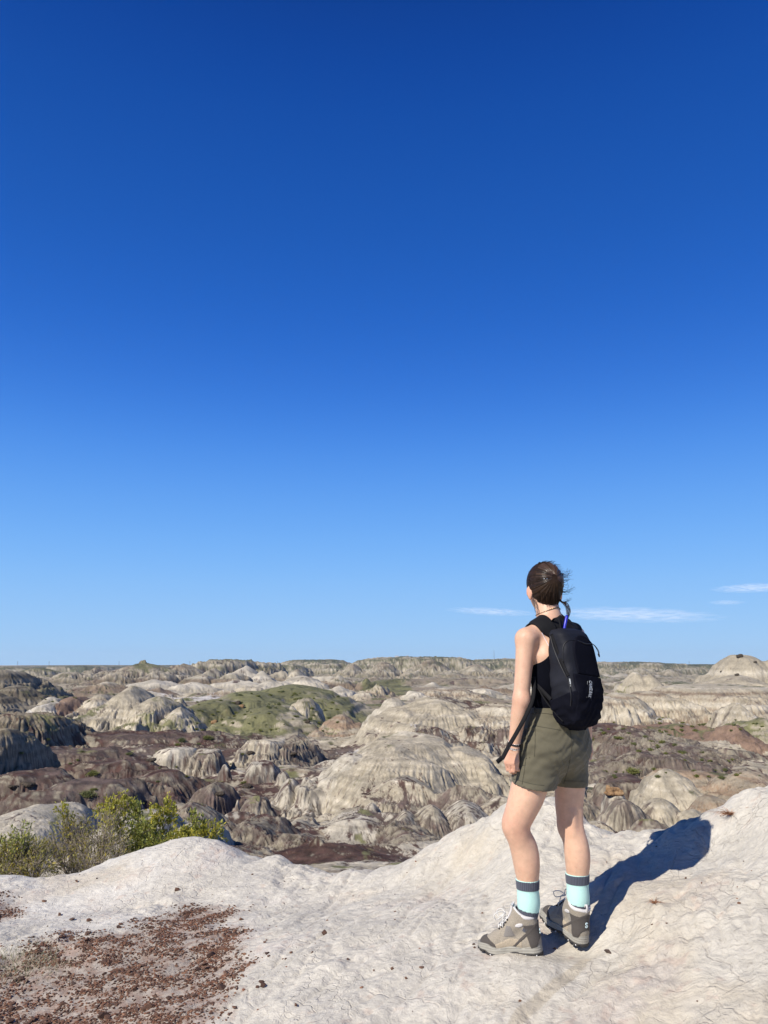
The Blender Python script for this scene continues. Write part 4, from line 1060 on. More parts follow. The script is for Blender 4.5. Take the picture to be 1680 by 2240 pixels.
def body_field():
    F = Field([.48, 3.28, -.02], [1.22, 4.05, 1.78], .0043)
    torso_field(F)
    # seat
    for s in (-1, 1): F.ell(J['pelvis'] + RT * .070 * s - FW * .042 - UP * .035, [.082, .080, .095], k=.04)
    for L in (LEGL, LEGR):
        p, r = legpts(L); F.chain(p, r, .022)
    pl, _ = legpts(LEGL); pr, _ = legpts(LEGR)
    # calves swell backwards, kneecaps forwards
    bl, br = unit([.9, -.25, 0]), unit([.55, -.8, 0])
    F.ell(pl[6] + bl * .012 + UP * .03, [.047, .047, .10], k=.03); F.ell(pr[5] + br * .014 + UP * .01, [.046, .046, .10], k=.03)
    F.ell(pl[3] - bl * .020 - UP * .02, [.040, .036, .05], k=.03); F.ell(pr[3] - br * .020 - UP * .02, [.040, .036, .05], k=.03)
    for q_, sd in ((-1, .8), (1, 1.0)):
        a_ = pr[3] + br * .036 + unit(np.cross(UP, br)) * .024 * q_; F.cone(a_ + UP * .055, a_ - UP * .035 + br * .004, .013 * sd, .009 * sd, .022)
    # feet inside the boots
    for (h, d), L in ((FOOTL, LEGL), (FOOTR, LEGR)):
        a, _ = legpts(L); F.chain([a[-1] + d * .004, h + d * .09 + UP * .065], [.030, .022], .0)
    # arms
    for s, e, w in (('shl', 'ell_', 'wrl'), ('shr', 'elr', 'wrr')):
        S, E, W = J[s], J[e], J[w]
        F.chain([S, S + (E - S) * .3, S + (E - S) * .62, E], [.0475, .0420, .0385, .0355], .025)
        F.chain([E, E + (W - E) * .25, E + (W - E) * .6, W], [.0355, .0375, .0315, .0235], .02)
        F.ell(E - FW * .016 - UP * .004, [.026, .026, .032], k=.02)
    hand(F, J['wrl'], unit(P(1116, 1690, 3.60) - J['wrl']), unit(RT * .9 - UP * .0), unit(FW + RT * -.2), .98)
    hand(F, J['wrr'], unit([-.05, .05, -1]), unit(-RT), unit(FW), .98)
    # neck
    F.chain([J['c7'] - UP * .02, P(1198, 1330, 3.725), P(1193, 1305, 3.745)], [.056, .0505, .049], .03)
    F.cone(J['c7'] - UP * .02 + FW * .02, P(1196, 1320, 3.745), .05, .045, .03)
    # head
    c = J['skull']
    F.ell(c + HF * -.004, [.0735, .094, .094], [HR, HF, HU], .02)
    F.ell(c + HF * .026 - HU * .055, [.058, .068, .068], [HR, HF, HU], .03)
    F.ell(c + HF * .066 - HU * .098, [.024, .022, .018], [HR, HF, HU], .03)           # chin
    F.chain([c + HF * .094 - HU * .005, c + HF * .112 - HU * .040], [.009, .0135], .012)     # nose
    for s in (-1, 1):
        F.cone(c + HF * .085 + HR * .018 * s + HU * .014, c + HF * .072 + HR * .045 * s + HU * .013, .009, .010, .012)  # brow
        F.ell(c + HF * .066 + HR * .038 * s - HU * .035, [.022, .018, .02], [HR, HF, HU], .02)       # cheek
        e = c + HR * .071 * s - HU * .046 - HF * .004                                           # ear
        t = unit(HR * s * .8 - HF * .55)
        F.ell(e + t * .012 + HU * .004, [.019, .0055, .031], [unit(HF * .75 + HR * s * .6), unit(HR * s * .75 - HF * .6), HU], .006)
        F.cone(e + t * .006 - HU * .022, e + t * .008 - HU * .028, .008, .0075, .006)
    F.cone(c + HF * .088 - HU * .062 - HR * .018, c + HF * .088 - HU * .062 + HR * .018, .0075, .0075, .006)   # lips
    return F

def cut(F, f): F.d[:] = np.maximum(F.d, f)
def dotg(g, n, c): return (g[0] - c[0]) * n[0] + (g[1] - c[1]) * n[1] + (g[2] - c[2]) * n[2]

def local(V): return V - BASE
def part(name, V, F, mat, parent, col=None, smooth=True):
    return obj(name, mesh_data(name, V - parent_base(parent), F, col, smooth, mat), parent)
def parent_base(p):
    b = np.array(p.location[:], float)
    while p.parent: p = p.parent; b = b + np.array(p.location[:])
    return b
def part_acc(name, acc, mat, parent, smooth=True):
    b = parent_base(parent); acc.V = [v - b for v in acc.V]
    return obj(name, acc.mesh(name, mat, smooth), parent)
def ribbon(path, side, width, thick):
    """flat webbing along a path; side = direction(s) across it"""
    path = np.asarray(path, float); n = len(path); side = np.broadcast_to(np.asarray(side, float), path.shape)
    T = np.gradient(path, axis=0); T /= np.linalg.norm(T, axis=1, keepdims=True)
    S = side - T * (side * T).sum(1, keepdims=True); S /= np.linalg.norm(S, axis=1, keepdims=True) + 1e-9
    N = np.cross(T, S); w = np.broadcast_to(np.asarray(width, float), (n,))[:, None] / 2; t = thick / 2
    V = np.stack([path - S * w - N * t, path + S * w - N * t, path + S * w + N * t, path - S * w + N * t], 1).reshape(-1, 3)
    F = grid_faces(n, 4, True)
    return V, np.concatenate([F, [[0, 1, 2, 3]], [[4 * n - 1, 4 * n - 2, 4 * n - 3, 4 * n - 4]]])
def smoothpath(pts, n=24):
    pts = np.asarray(pts, float); m = len(pts); out = []
    for t in np.linspace(0, m - 1, n):
        i = min(int(t), m - 2); f = t - i
        p0, p1, p2, p3 = pts[max(i - 1, 0)], pts[i], pts[i + 1], pts[min(i + 2, m - 1)]
        out.append(.5 * (2 * p1 + (p2 - p0) * f + (2 * p0 - 5 * p1 + 4 * p2 - p3) * f * f + (3 * p1 - p0 - 3 * p2 + p3) * f ** 3))
    return np.array(out)

def cloth_material(name, color, weave=900, var=.12, rough=.85, sheen=.3, bump=.25, spec=.25):
    t = NT(name); v = t.objvec()
    c = t.mul(color, t.ramp(t.noise(weave, 2, .5, v), [(.3, 1 - var), (.7, 1 + var)])); c = t.mul(c, t.ramp(t.noise(14, 4, .6, v), [(.3, .92), (.7, 1.06)]))
    return t.out(c, t.bump(t.noise(weave, 2, .5, v), bump, .0006, t.bump(t.noise(26, 4, .55, v), .35, .006)), rough, Sheen_Weight=sheen, Specular_IOR_Level=spec)

def skin_material():
    t = NT('skin'); v = t.objvec()
    c = t.mul(t.col(), t.ramp(t.noise(30, 6, .65, v), [(.3, .88), (.7, 1.07)]))
    c = t.mix(t.math('MULTIPLY', t.ramp(t.noise(11, 5, .6, v), [(.45, 0.0), (.75, 1.0)]), .30), c, (.56, .27, .19))
    c = t.mul(c, t.ramp(t.noise(5, 4, .6, v), [(.3, .95), (.7, 1.04)]))
    sp = t.ramp(t.noise(75, 1, .4, v), [(.70, 0.0), (.76, 1.0)])
    c = t.mix(t.math('MULTIPLY', sp, .22), c, (.42, .16, .11))
    return t.out(c, t.bump(t.noise(320, 3, .6, v), .12, .0006), .5, Subsurface_Weight=.12, Subsurface_Radius=(.012, .005, .003), Subsurface_Scale=1.0, Specular_IOR_Level=.35)

def build_person():
    root = tag(empty('person', BASE), 'person seen from behind in black tank top and olive shorts, standing with a black backpack', 'person')
    SK = skin_material()
    FB = body_field(); V, F = FB.mesh(2)
    # skin tone: a little redder at knees, elbows, hands and ears
    col = np.array([.61, .385, .265]) * np.ones((len(V), 1))
    for c, r, s in ((legpts(LEGL)[0][3] , .075, .5), (legpts(LEGR)[0][3], .06, .25), (J['ell_'], .05, .4), (P(1116, 1675, 3.6), .06, .5), (J['shl'] + UP * .03, .07, .15), (J['skull'] - HR * .08 - HU * .046, .035, .6), (J['skull'] + HR * .08 - HU * .046, .035, .8)):
        w = np.exp(-(np.linalg.norm(V - c, axis=1) / r) ** 2) * s
        col = col + (np.array([.60, .28, .20]) - col) * w[:, None]
    lip = np.exp(-(np.linalg.norm((V - (J['skull'] + HF * .094 - HU * .062)) / np.array([.022, .022, .010]), axis=1)) ** 2)
    col = col + (np.array([.45, .17, .15]) - col) * lip[:, None]
    part('body', V, F, SK, root, col)
    tree = bvh(V, F)
    # eyes
    em = simple('eye_white', (.75, .74, .72), .25, .02); im = simple('iris', (.06, .04, .03), .2, .1)
    for s in (-1, 1):
        c = J['skull'] + HF * .0835 + HR * .031 * s - HU * .004
        E = Field(c - .02, c + .02, .002); E.ell(c, [.0125] * 3, k=0); v, f = E.mesh(1); eye = part('eye', v, f, em, root)
        c2 = c + HF * .010; E = Field(c2 - .012, c2 + .012, .001); E.ell(c2, [.0055, .0036, .0055], [HR, HF, HU], 0); v, f = E.mesh(1); part('iris', v, f, im, eye)

    # ---- hair: a cap drawn back into a twist, wind-blown strands
    t = NT('hair'); hc = t.mul(t.col(), t.ramp(t.noise(60, 4, .6, t.objvec()), [(.3, .75), (.7, 1.3)]))
    HM = t.out(hc, None, .5, Specular_IOR_Level=.16)
    c = J['skull']
    H = Field(c - .16, c + .16, .0032)
    H.ell(c + HF * -.010 + HU * .004, [.0855, .103, .101], [HR, HF, HU], 0)
    H.ell(c - HF * .072 + HU * .012 + HR * .004, [.048, .034, .045], [HR, HF, HU], .03)      # the twist
    H.ell(c - HF * .098 - HU * .002 + HR * .018, [.034, .024, .036], [HR, HF, HU], .005)
    H.ell(c - HF * .050 - HU * .054, [.052, .042, .052], [HR, HF, HU], .04)                      # nape
    H.ell(c - HF * .036 - HU * .090 + HR * .010, [.032, .026, .034], [HR, HF, HU], .035)
    sl, g = H.full()
    clip = P(1194, 1266, 3.64)
    pa, pb, pc = dotg(g, HR, c), dotg(g, HF, c), dotg(g, HU, c)
    rx, rz = pa - .004, pc - .018
    ang = np.arctan2(rz, rx); rad = np.sqrt(rx * rx + rz * rz)
    back = sstep(.02, -.03, pb)
    H.d += (back * (.0016 * np.sin(ang * 23 + 3 * np.sin(ang * 3)) + .0010 * np.sin(ang * 51)) * sstep(.01, .05, rad)).astype(np.float32)
    face = np.maximum(pb - .052 + .30 * np.clip(-pc - .0, 0, 1) * 1.4, -1)                    # hairline slants back to the ears
    cut(H, np.where(pc > -.0, pb - .066 , face + .0))
    cut(H, -(np.sqrt(((np.abs(pa) - .085) / .022) ** 2 + ((pb - .002) / .022) ** 2 + ((pc + .050) / .034) ** 2) - 1) * .02)    # clear of the ears
    v, f = H.mesh(1)
    q = v - c; a = np.arctan2(q @ HU - .018, q @ HR - .004)
    st = .5 + .5 * perlin(a * 14, np.zeros_like(a) + .5, 901); st2 = .5 + .5 * perlin(a * 33, np.zeros_like(a) + 2.5, 902)
    lit = np.clip(.55 * st + .45 * st2, 0, 1)[:, None]
    hcol = np.array([.011, .0065, .0045]) + (np.array([.042, .023, .012]) - np.array([.011, .0065, .0045])) * lit ** 1.5
    hair = part('hair', v, f, HM, root, hcol)
    rs = np.random.default_rng(3); acc = Acc()
    htree = bvh(v, f)
    t = NT('combed_lock'); HM2 = t.out(t.col(), None, .33, Specular_IOR_Level=.5)
    def strand(pts, r0=.0007, r1=.0003, tone=1.0):
        V_, F_ = tube(smoothpath(pts, 14), np.linspace(r0, r1, 14), 4, False); acc.add(V_, F_, np.array([.022, .013, .009]) * tone)
    for k in range(20):                                            # the loose loop below the right ear
        j = rs.normal(size=(6, 3)) * .0022
        w = rs.uniform(-1, 1)
        strand(np.array([P(1219 + w, 1300, 3.69), P(1226 + 2 * w, 1314 + 2 * w, 3.68), P(1238 + 3 * w, 1323 - 5 * w, 3.67), P(1243 + 5 * w, 1337 - 3 * w, 3.665), P(1240 + 4 * w, 1351, 3.66), P(1230 + 4 * w, 1347 + 4 * w, 3.665)]) + j, .0011, .0005)
    for k in range(11):
        strand(np.array([P(1222, 1308, 3.69), P(1230, 1318 + rs.uniform(-3, 2), 3.69), P(1240 + rs.uniform(-4, 6), 1317 + rs.uniform(-6, 4), 3.69), P(1246 + rs.uniform(-8, 6), 1311 + rs.uniform(-6, 5), 3.70)]))
    part_acc('hair_loop', acc, HM, hair); acc = Acc()
    for k in range(34):                                            # blown off the right side of the head
        v0 = rs.uniform(1255, 1300); u0 = 1226 + (v0 - 1255) * .1
        strand(np.array([P(u0 - 6, v0, 3.73), P(u0 + 4, v0 + rs.uniform(-2, 4), 3.73), P(u0 + rs.uniform(8, 16), v0 + rs.uniform(-4, 5), 3.73), P(u0 + rs.uniform(12, 30), v0 + rs.uniform(-14, 6), 3.73)]), .0008, .0003)
    for k in range(120):                                            # flyaways over the crown
        th = rs.uniform(.15, math.pi - .1); b = c + HR * .084 * math.cos(th) + HU * (.102 * math.sin(th)) - HF * rs.uniform(0, .03)
        d = unit(HR * math.cos(th) * .5 + HU * math.sin(th) * .5 + HR * rs.uniform(.1, .9) + rs.normal(size=3) * .3)
        strand(np.array([b - d * .01, b + d * .003 + HR * .003, b + d * .008 + HR * .008, b + d * rs.uniform(.004, .020) + HR * rs.uniform(.008, .03)]), .0010, .0004)
    for k in range(30):                                            # tuft at the parting
        strand(np.array([P(1180 + rs.uniform(-6, 8), 1240, 3.70), P(1182 + rs.uniform(-6, 8), 1234, 3.70), P(1186 + rs.uniform(-8, 10), 1231 + rs.uniform(-2, 3), 3.70), P(1192 + rs.uniform(-10, 14), 1234 + rs.uniform(-4, 4), 3.70)]), .0013, .0005)
    part_acc('stray_hair', acc, HM, hair); acc = Acc()
    for k in range(9):                                            # wisps at the nape, left
        strand(np.array([P(1166 + rs.uniform(0, 10), 1312, 3.71), P(1168 + rs.uniform(0, 8), 1324, 3.70), P(1171 + rs.uniform(-2, 8), 1334, 3.69), P(1175 + rs.uniform(-3, 8), 1346, 3.69)]), .0008, .0003)
    for k in range(210):                                           # combed locks running into the twist
        th = rs.uniform(-.6, math.pi + .5); r1 = rs.uniform(.05, .1)
        pts = []
        for s in np.linspace(1, .16, 6):
            o = c + HR * (.004 + .088 * s * math.cos(th)) + HU * (.016 + .10 * s * math.sin(th)) - HF * .2
            h = htree.ray_cast(Vector(o), Vector(HF))
            if h[0] is not None: pts.append(np.array(h[0]) - HF * .0012)
        if len(pts) > 3: strand(np.array(pts), .0012, .0006, rs.uniform(3.0, 6.5) if rs.random() < .30 else rs.uniform(.4, 1.6))  # some locks far brighter: sunlit highlights put into the hair colour
    part_acc('combed_hair', acc, HM2, hair); acc = Acc()
    kc = c - HF * .108 + HR * .010 + HU * .000                      # the knot: coils and loose ends
    for k in range(46):
        a0 = rs.uniform(0, 6.28); rr_ = rs.uniform(.010, .030); pts = []
        for q_ in np.linspace(0, rs.uniform(2.0, 4.2), 7):
            pts.append(kc + HR * rr_ * 1.05 * math.cos(a0 + q_) + HU * rr_ * math.sin(a0 + q_) + HF * (.030 * (rr_ / .03) ** 2 - .006) + rs.normal(size=3) * .0016)
        strand(np.array(pts), .0021, .0009, rs.uniform(.3, 2.0))
    for k in range(22):
        a0 = rs.uniform(0, 6.28); d = HR * math.cos(a0) + HU * math.sin(a0); b_ = kc + d * .024 + HF * .012
        strand(np.array([b_, b_ + d * .010 - HF * .006, b_ + d * .019 - HF * .004 + rs.normal(size=3) * .005, b_ + d * .027 + HF * .004 + rs.normal(size=3) * .009]), .0010, .0003, rs.uniform(.4, 2))
    part_acc('hair_knot', acc, HM, hair); acc = Acc()
    for k in range(34):
        u0 = rs.uniform(1176, 1222); v1 = rs.uniform(1320, 1331) - abs(u0 - 1200) * .25
        a_ = [ray_px(htree, u0, q_, .0012)[0] for q_ in (1296, 1306, 1315)]; a_ = [p for p in a_ if p is not None]
        b_ = ray_px(tree, 1199 + (u0 - 1199) * .72 + rs.uniform(-3, 3), v1, .0018)[0]
        if len(a_) > 1 and b_ is not None: strand(np.array(a_ + [b_]), .0013, .0004, rs.uniform(.4, 1.6))
    part_acc('nape_hair', acc, HM, hair)
    cm = NT('hair_clip').out((.8, .8, .8), None, .15, Metallic=1.0); acc = Acc()
    for u in (1190.5, 1196.5):
        p, nn_ = ray_px(htree, u, 1266, .001); 
        if p is None: continue
        E = Field(p - .008, p + .008, .001); E.ell(p, [.0032] * 3, k=0); v_, f_ = E.mesh(1); acc.add(v_, f_)
    if acc.n: part_acc('clip_bead', acc, cm, hair)

    # ---- tank top
    TT = cloth_material('black_knit', (.0055, .006, .0095), 700, .2, .95, .0, spec=.0)
    FT = Field([.55, 3.4, .75], [1.2, 3.98, 1.52], .0043); torso_field(FT, .0055)
    sl, g = FT.full(); inner = FT.d.copy()
    zw = P(1190, 1552, 3.65)[2]
    lower = dotg(g, UP, [0, 0, zw]) - .006 * np.sin(g[0] * 40 + g[1] * 30)
    neck = np.sqrt(((dotg(g, RT, J['c7'])) / .072) ** 2 + ((dotg(g, FW, J['c7']) - .05) / .100) ** 2 + ((dotg(g, UP, J['c7']) - .035) / .060) ** 2) - 1
    cut(FT, -lower); cut(FT, -neck * .08)
    for s, sg in (('shl', -1), ('shr', 1)):
        a = J[s] + RT * sg * .012
        q = np.sqrt((dotg(g, RT, a) / .098) ** 2 + (dotg(g, FW, a) / .16) ** 2 + ((dotg(g, UP, a) + .012) / .112) ** 2) - 1
        cut(FT, -q * .09)
    FT.d += (.0016 * np.sin(18 * g[2] * 6 + 30 * g[0]) * sstep(1.25, 1.0, g[2])).astype(np.float32)
    cut(FT, -(inner + .012))
    v, f = FT.mesh(2); part('tank_top', v, f, TT, root)
    ttree = bvh(v, f)
    # thin white strap showing on the shoulder blade
    pts = [ray_px(tree, u, vv, .0018)[0] for u, vv in ((1180, 1374), (1185, 1384), (1190, 1394), (1196, 1405), (1203, 1418))]
    v, f = tube(smoothpath([p for p in pts if p is not None], 16), np.full(16, .0014), 6); part('bra_strap', v, f, simple('strap_white', (.7, .68, .75), .6, .05), root, np.ones((len(v), 3)))

    # ---- shorts
    SH = cloth_material('olive_twill', (.108, .098, .066), 1100, .15, .88, .12, .3)
    hl, hr = P(1180, 1640, 3.66), P(1247, 1640, 3.755)
    hemL, hemR = P(1160, 1745, 3.645), P(1251, 1745, 3.77)
    FS = Field([.5, 3.38, .58], [1.18, 4.02, 1.12], .0042)
    top = P(1200, 1546, 3.69)
    FS.section([J['pelvis'] - UP * .03, J['waist'] - UP * .01], [.172, .136], [.122, .098], RT, FW, .03)
    for s in (-1, 1): FS.ell(J['pelvis'] + RT * (.066 if s < 0 else .050) * s - FW * .034 - UP * .040, [.094, .090, .125], k=.08)
    FS.chain([hl, hl + (hemL - hl) * .5, hemL], [.106, .102, .098], .022, None)
    FS.chain([hr - RT * .012, hr + (hemR - hr) * .5 - RT * .008, hemR], [.094, .084, .077], .022, None)
    FS.ell((hemL + hemR) / 2 + UP * .105 - RT * .012, [.035, .06, .06], [RT, FW, UP], .04)
    sl, g = FS.full(); outer_free = FS.d.copy()
    pu, pv, pz = dotg(g, RT, BASE), dotg(g, FW, BASE), g[2] - hemL[2]
    fold = .0022 * np.sin(70 * (pz + .55 * pu) + 4 * np.sin(22 * pu)) * sstep(.22, .05, pz) + .0020 * np.sin(95 * (pz - .8 * pu) + 3 * np.sin(30 * pv)) * sstep(.05, .2, pz) * sstep(.36, .25, pz)
    fold = fold + .0012 * np.sin(140 * (pz + .9 * pu) + 5 * np.sin(31 * pu + 17 * pz)) * sstep(.0, .12, pz) + .0010 * np.sin(170 * (pz - .35 * pu) + 4 * np.sin(40 * pu)) + .0016 * np.sin(38 * (pz * .7 + pu) + 9 * pv)
    FS.d += fold.astype(np.float32)
    base = FS.d.copy()
    # hems: the left one sags towards the inside
    hL = dotg(g, unit([.16, -.10, 1]), P(1157, 1722, 3.60)); hR = dotg(g, unit([.02, 0, 1]), P(1256, 1722, 3.72))
    mid = dotg(g, RT, (hemL + hemR) / 2 + RT * .012)
    hem = np.where(mid < 0, hL, hR)
    cut(FS, -hem); cut(FS, dotg(g, UP, top))
    depth = .0075 + .0 * base
    cut(FS, np.where(hem < .16, -(base + depth), -1))
    v, f = FS.mesh(2); shorts = part('shorts', v, f, SH, root)
    stree = bvh(v, f)
    def seam(name, px, r=.0012, tone=.6, off=.0004, par=shorts):
        px = smoothpath([(a_, b_, 0) for a_, b_ in px], 26); pts = [ray_px(stree, p[0], p[1], off)[0] for p in px]; pts = [p for p in pts if p is not None]
        if len(pts) < 2: return
        v, f = tube(np.array(pts), np.full(len(pts), r), 5); part(name, v, f, SEAM, par)
    SEAM = simple('olive_thread', (.055, .05, .033), .9, .1)
    seam('side_seam', [(1158, 1580), (1155, 1600), (1152, 1640), (1148, 1680), (1142, 1716)])
    seam('pocket_seam', [(1172, 1580), (1171, 1605), (1170, 1640), (1169, 1655)]); seam('pocket_seam', [(1172, 1588), (1195, 1592), (1225, 1597)])
    seam('pocket_opening', [(1148, 1596), (1150, 1610), (1153, 1625)], .002)
    seam('waist_seam', [(1160, 1561), (1175, 1560), (1195, 1561), (1215, 1564)], .0014)
    seam('seat_seam', [(1246, 1590), (1249, 1612), (1250, 1640), (1243, 1680), (1233, 1715)], .0013)
    seam('hem_stitch', [(1123, 1704), (1145, 1710), (1170, 1716), (1190, 1718)], .0009); seam('hem_stitch', [(1236, 1708), (1258, 1709), (1280, 1709)], .0009)
    for u in (1171,):
        pts = [ray_px(stree, u, vv, .003)[0] for vv in (1548, 1555, 1562)]
        pts = [p for p in pts if p is not None]
        if len(pts) > 1:
            v, f = ribbon(smoothpath(pts, 6), unit([1, .4, 0]), .012, .003); part('belt_loop', v, f, SH, shorts)

    # ---- socks and boots
    build_feet(root)
    # ---- jewellery
    acc = Acc(); gold = Acc(); k0 = 0
    cn = J['c7'] + UP * .028 + (J['skull'] - J['c7']) * .1
    ring = []
    for a in np.linspace(0, 2 * math.pi, 72, endpoint=False):
        d = math.cos(a) * HR + math.sin(a) * HF
        o = cn + d * .2 - UP * (.012 * math.sin(a) + .006) + UP * .012 * math.cos(a)
        h = tree.ray_cast(Vector(o), Vector(-d))
        if h[0] is not None: ring.append(np.array(h[0]) + d * .002)
    for i, p in enumerate(ring):
        E = Field(p - .005, p + .005, .0012); E.ell(p, [.0023] * 3, k=0); v_, f_ = E.mesh(0)
        (gold if (i % 3 == 2) else acc).add(v_, f_)
    neck = obj('necklace', None) if False else None
    nk = part_acc('necklace', acc, simple('black_bead', (.015, .015, .02), .25, .1), root)
    part_acc('gold_bead', gold, NT('gold').out((.75, .5, .18), None, .3, Metallic=1.0), nk)
    def bangle(name, along, r, thick, mat, tilt=0, wide=.006):
        S, E = J['ell_'], J['wrl']; d = unit(E - S); c0 = S + (E - S) * along
        a = unit(np.cross(d, UP + .3 * RT)); b = np.cross(d, a)
        th = np.linspace(0, 2 * math.pi, 37)[:-1]
        pts = c0 + r * (np.cos(th)[:, None] * a + np.sin(th)[:, None] * b) + d * (tilt * np.sin(th))[:, None]
        acc = Acc(); n = len(pts)
        for i in range(n): 
            v_, f_ = tube(np.array([pts[i], pts[(i + 1) % n]]), [thick] * 2, 6); acc.add(v_, f_)
        return part_acc(name, acc, mat, root)
    silver = NT('silver').out((.72, .70, .68), None, .28, Metallic=1.0)
    bangle('black_bracelet', .965, .0265, .0042, simple('black_cord', (.012, .012, .014), .7, .2))
    bangle('silver_bracelet', 1.03, .027, .0022, silver, .006); bangle('silver_bracelet', 1.06, .0285, .0016, silver, -.006)
    bangle('thin_bracelet', .90, .0285, .0013, silver, .01)
    return root, tree, ttree, stree
# ================================================================== socks, boots, backpack
def build_feet(root):
    mint, slate = np.array([.46, .72, .66]), np.array([.072, .078, .105])
    t = NT('sock_knit'); v = t.objvec()
    wv = t.new('ShaderNodeTexWave', wave_type='BANDS', bands_direction='DIAGONAL', i_Scale=160.0, i_Distortion=1.0); t.link(v, wv.inputs['Vector'])
    c = t.mul(t.col(), t.ramp(wv.outputs['Fac'], [(.2, .90), (.8, 1.05)])); c = t.mul(c, t.ramp(t.noise(500, 2, .5, v), [(.3, .88), (.7, 1.08)]))
    SOCK = t.out(c, t.bump(wv.outputs['Fac'], .35, .001), .92, Sheen_Weight=.25, Specular_IOR_Level=.15)
    for L, vt, vm0, vm1, foot in ((LEGL, 1923, 1945, 1989, FOOTL), (LEGR, 1919, 1941, 1982, FOOTR)):
        p, r = legpts(L); lo = np.min(p[5:], 0) - .09; hi = np.max(p[5:], 0) + .09
        F = Field([lo[0], lo[1], max(lo[2], .0)], [hi[0], hi[1], hi[2]], .003)
        F.chain(p[5:], [x + .0035 for x in r[5:]], .02)
        h_, d_ = foot
        F.ell(p[-2] - d_ * .008 + UP * .02, [.039, .039, .05], k=.03)
        zt, z0, z1 = (P(1155, q, 3.67)[2] for q in (vt, vm0, vm1))
        sl, g = F.full(); cut(F, dotg(g, UP, [0, 0, zt])); cut(F, -dotg(g, UP, [0, 0, .075]))
        V, Fc = F.mesh(2)
        ax = p[7] + (p[8] - p[7]) * ((p[7][2] - V[:, 2]) / (p[7][2] - p[8][2]))[:, None]
        q = V - ax; a = np.arctan2(q[:, 1], q[:, 0])
        z1v = z1 + .16 * (q @ d_)
        cuff = (V[:, 2] > z0) & (V[:, 2] < zt - .004)
        rib = np.where((V[:, 2] > z0) | (V[:, 2] < z1v), .0012 * np.sin(a * 38), .0)
        bul = np.where(V[:, 2] > z0, .0015, 0)
        V = V + (rib + bul)[:, None] * q / (np.linalg.norm(q, axis=1, keepdims=True) + 1e-9)
        col = np.where((cuff | (V[:, 2] < z1v))[:, None], slate * (1 + .35 * np.sin(a * 38))[:, None], mint)
        part('sock', V, Fc, SOCK, root, col)

    suede = cloth_material('taupe_suede', (.285, .250, .200), 420, .28, .93, .2, .35)
    rand = cloth_material('tan_suede', (.37, .31, .23), 420, .25, .93, .2, .35)
    dark = cloth_material('dark_taupe', (.075, .066, .06), 420, .15, .9, .1, .3)
    mesh_ = cloth_material('grey_mesh', (.20, .185, .17), 1500, .3, .9, .1, .3)
    padm = cloth_material('collar_lining', (.56, .54, .53), 700, .12, .9, .3, .25)
    foam = simple('midsole_foam', (.30, .285, .245), .7, .08, 30, .2, .001)
    rub = simple('outsole_rubber', (.035, .032, .03), .75, .2, 60, .3, .001)
    lacem = simple('lace', (.62, .61, .58), .85, .12, 600)
    whit = simple('white_rubber', (.72, .72, .72), .6, .05)
    embl = simple('emblem_print', (.62, .78, .82), .6, .05)
    for (heel, d), side in ((FOOTL, 1), (FOOTR, -1)):
        lat = np.cross(UP, d) * 1.0                                  # left of the walking direction
        gz = .5 * (kz1(*(heel + d * .05)[:2]) + kz1(*(heel + d * .2)[:2])) + .006
        tilt = (kz1(*(heel + d * .23)[:2]) - kz1(*(heel + d * .04)[:2])) / .19
        xa = unit(d + UP * tilt); za = unit(UP - xa * (UP @ xa)); ya = np.cross(za, xa) * side
        org = np.array([heel[0], heel[1], gz - .04 * tilt * 0])
        M = np.stack([xa, ya, za])                                   # rows = axes
        W = lambda V: np.asarray(V) @ M + org
        def fx(F): return F[:, ::-1] if side < 0 else F
        X1, X2, X3 = np.eye(3)
        def outline(g, extra=0.0):
            pts = [(.040, 0, .0375), (.115, .002, .0350), (.195, .003, .0465), (.250, -.008, .0345)]
            dd = None
            for (x0, y0, r0), (x1, y1, r1) in zip(pts, pts[1:]):
                ex, ey = x1 - x0, y1 - y0; tt = np.clip(((g[0] - x0) * ex + (g[1] - y0) * ey) / (ex * ex + ey * ey), 0, 1)
                f = np.hypot(g[0] - x0 - tt * ex, g[1] - y0 - tt * ey) - (r0 + (r1 - r0) * tt)
                if dd is None: dd = f
                else:
                    hh = np.clip(.5 + .5 * (dd - f) / .02, 0, 1); dd = dd + (f - dd) * hh - .02 * hh * (1 - hh)
            return dd - extra
        def upper(F, grow=0.0):
            F.chain([(.043, 0, .050), (.12, .001, .052), (.192, .002, .046), (.243, -.006, .042)], [.0345 + grow, .0345 + grow, .0415 + grow, .0315 + grow], .02)
            F.chain([(.178, 0, .070), (.132, 0, .102), (.090, 0, .140), (.064, 0, .178), (.058, 0, .225)], [.0335 + grow, .0365 + grow, .0430 + grow, .0485 + grow, .0500 + grow], .03)
            F.chain([(.042, 0, .06), (.046, 0, .12), (.052, 0, .20)], [.0360 + grow, .0405 + grow, .0470 + grow], .03)
        topz = lambda g: g[2] - (.176 + (g[0] - .06) * .42 - .010 * np.sin(np.clip((g[0] - .02) / .08, 0, 1) * math.pi))
        bx = ([-.02, -.075, -.01], [.31, .075, .26])
        F = Field(*bx, .0028); upper(F); base = F.d.copy(); sl, g = F.full()
        F.d += (.0012 * np.sin(g[0] * 190 + g[2] * 90) * sstep(.13, .17, g[0]) * sstep(.22, .19, g[0])).astype(np.float32)
        cut(F, topz(g)); cut(F, .026 - g[2])
        cut(F, np.where(g[2] > .11, -(base + .007), -1))
        V, f = F.mesh(2); boot = part('boot', W(V), fx(f), suede, root)
        ut = bvh(V, f)
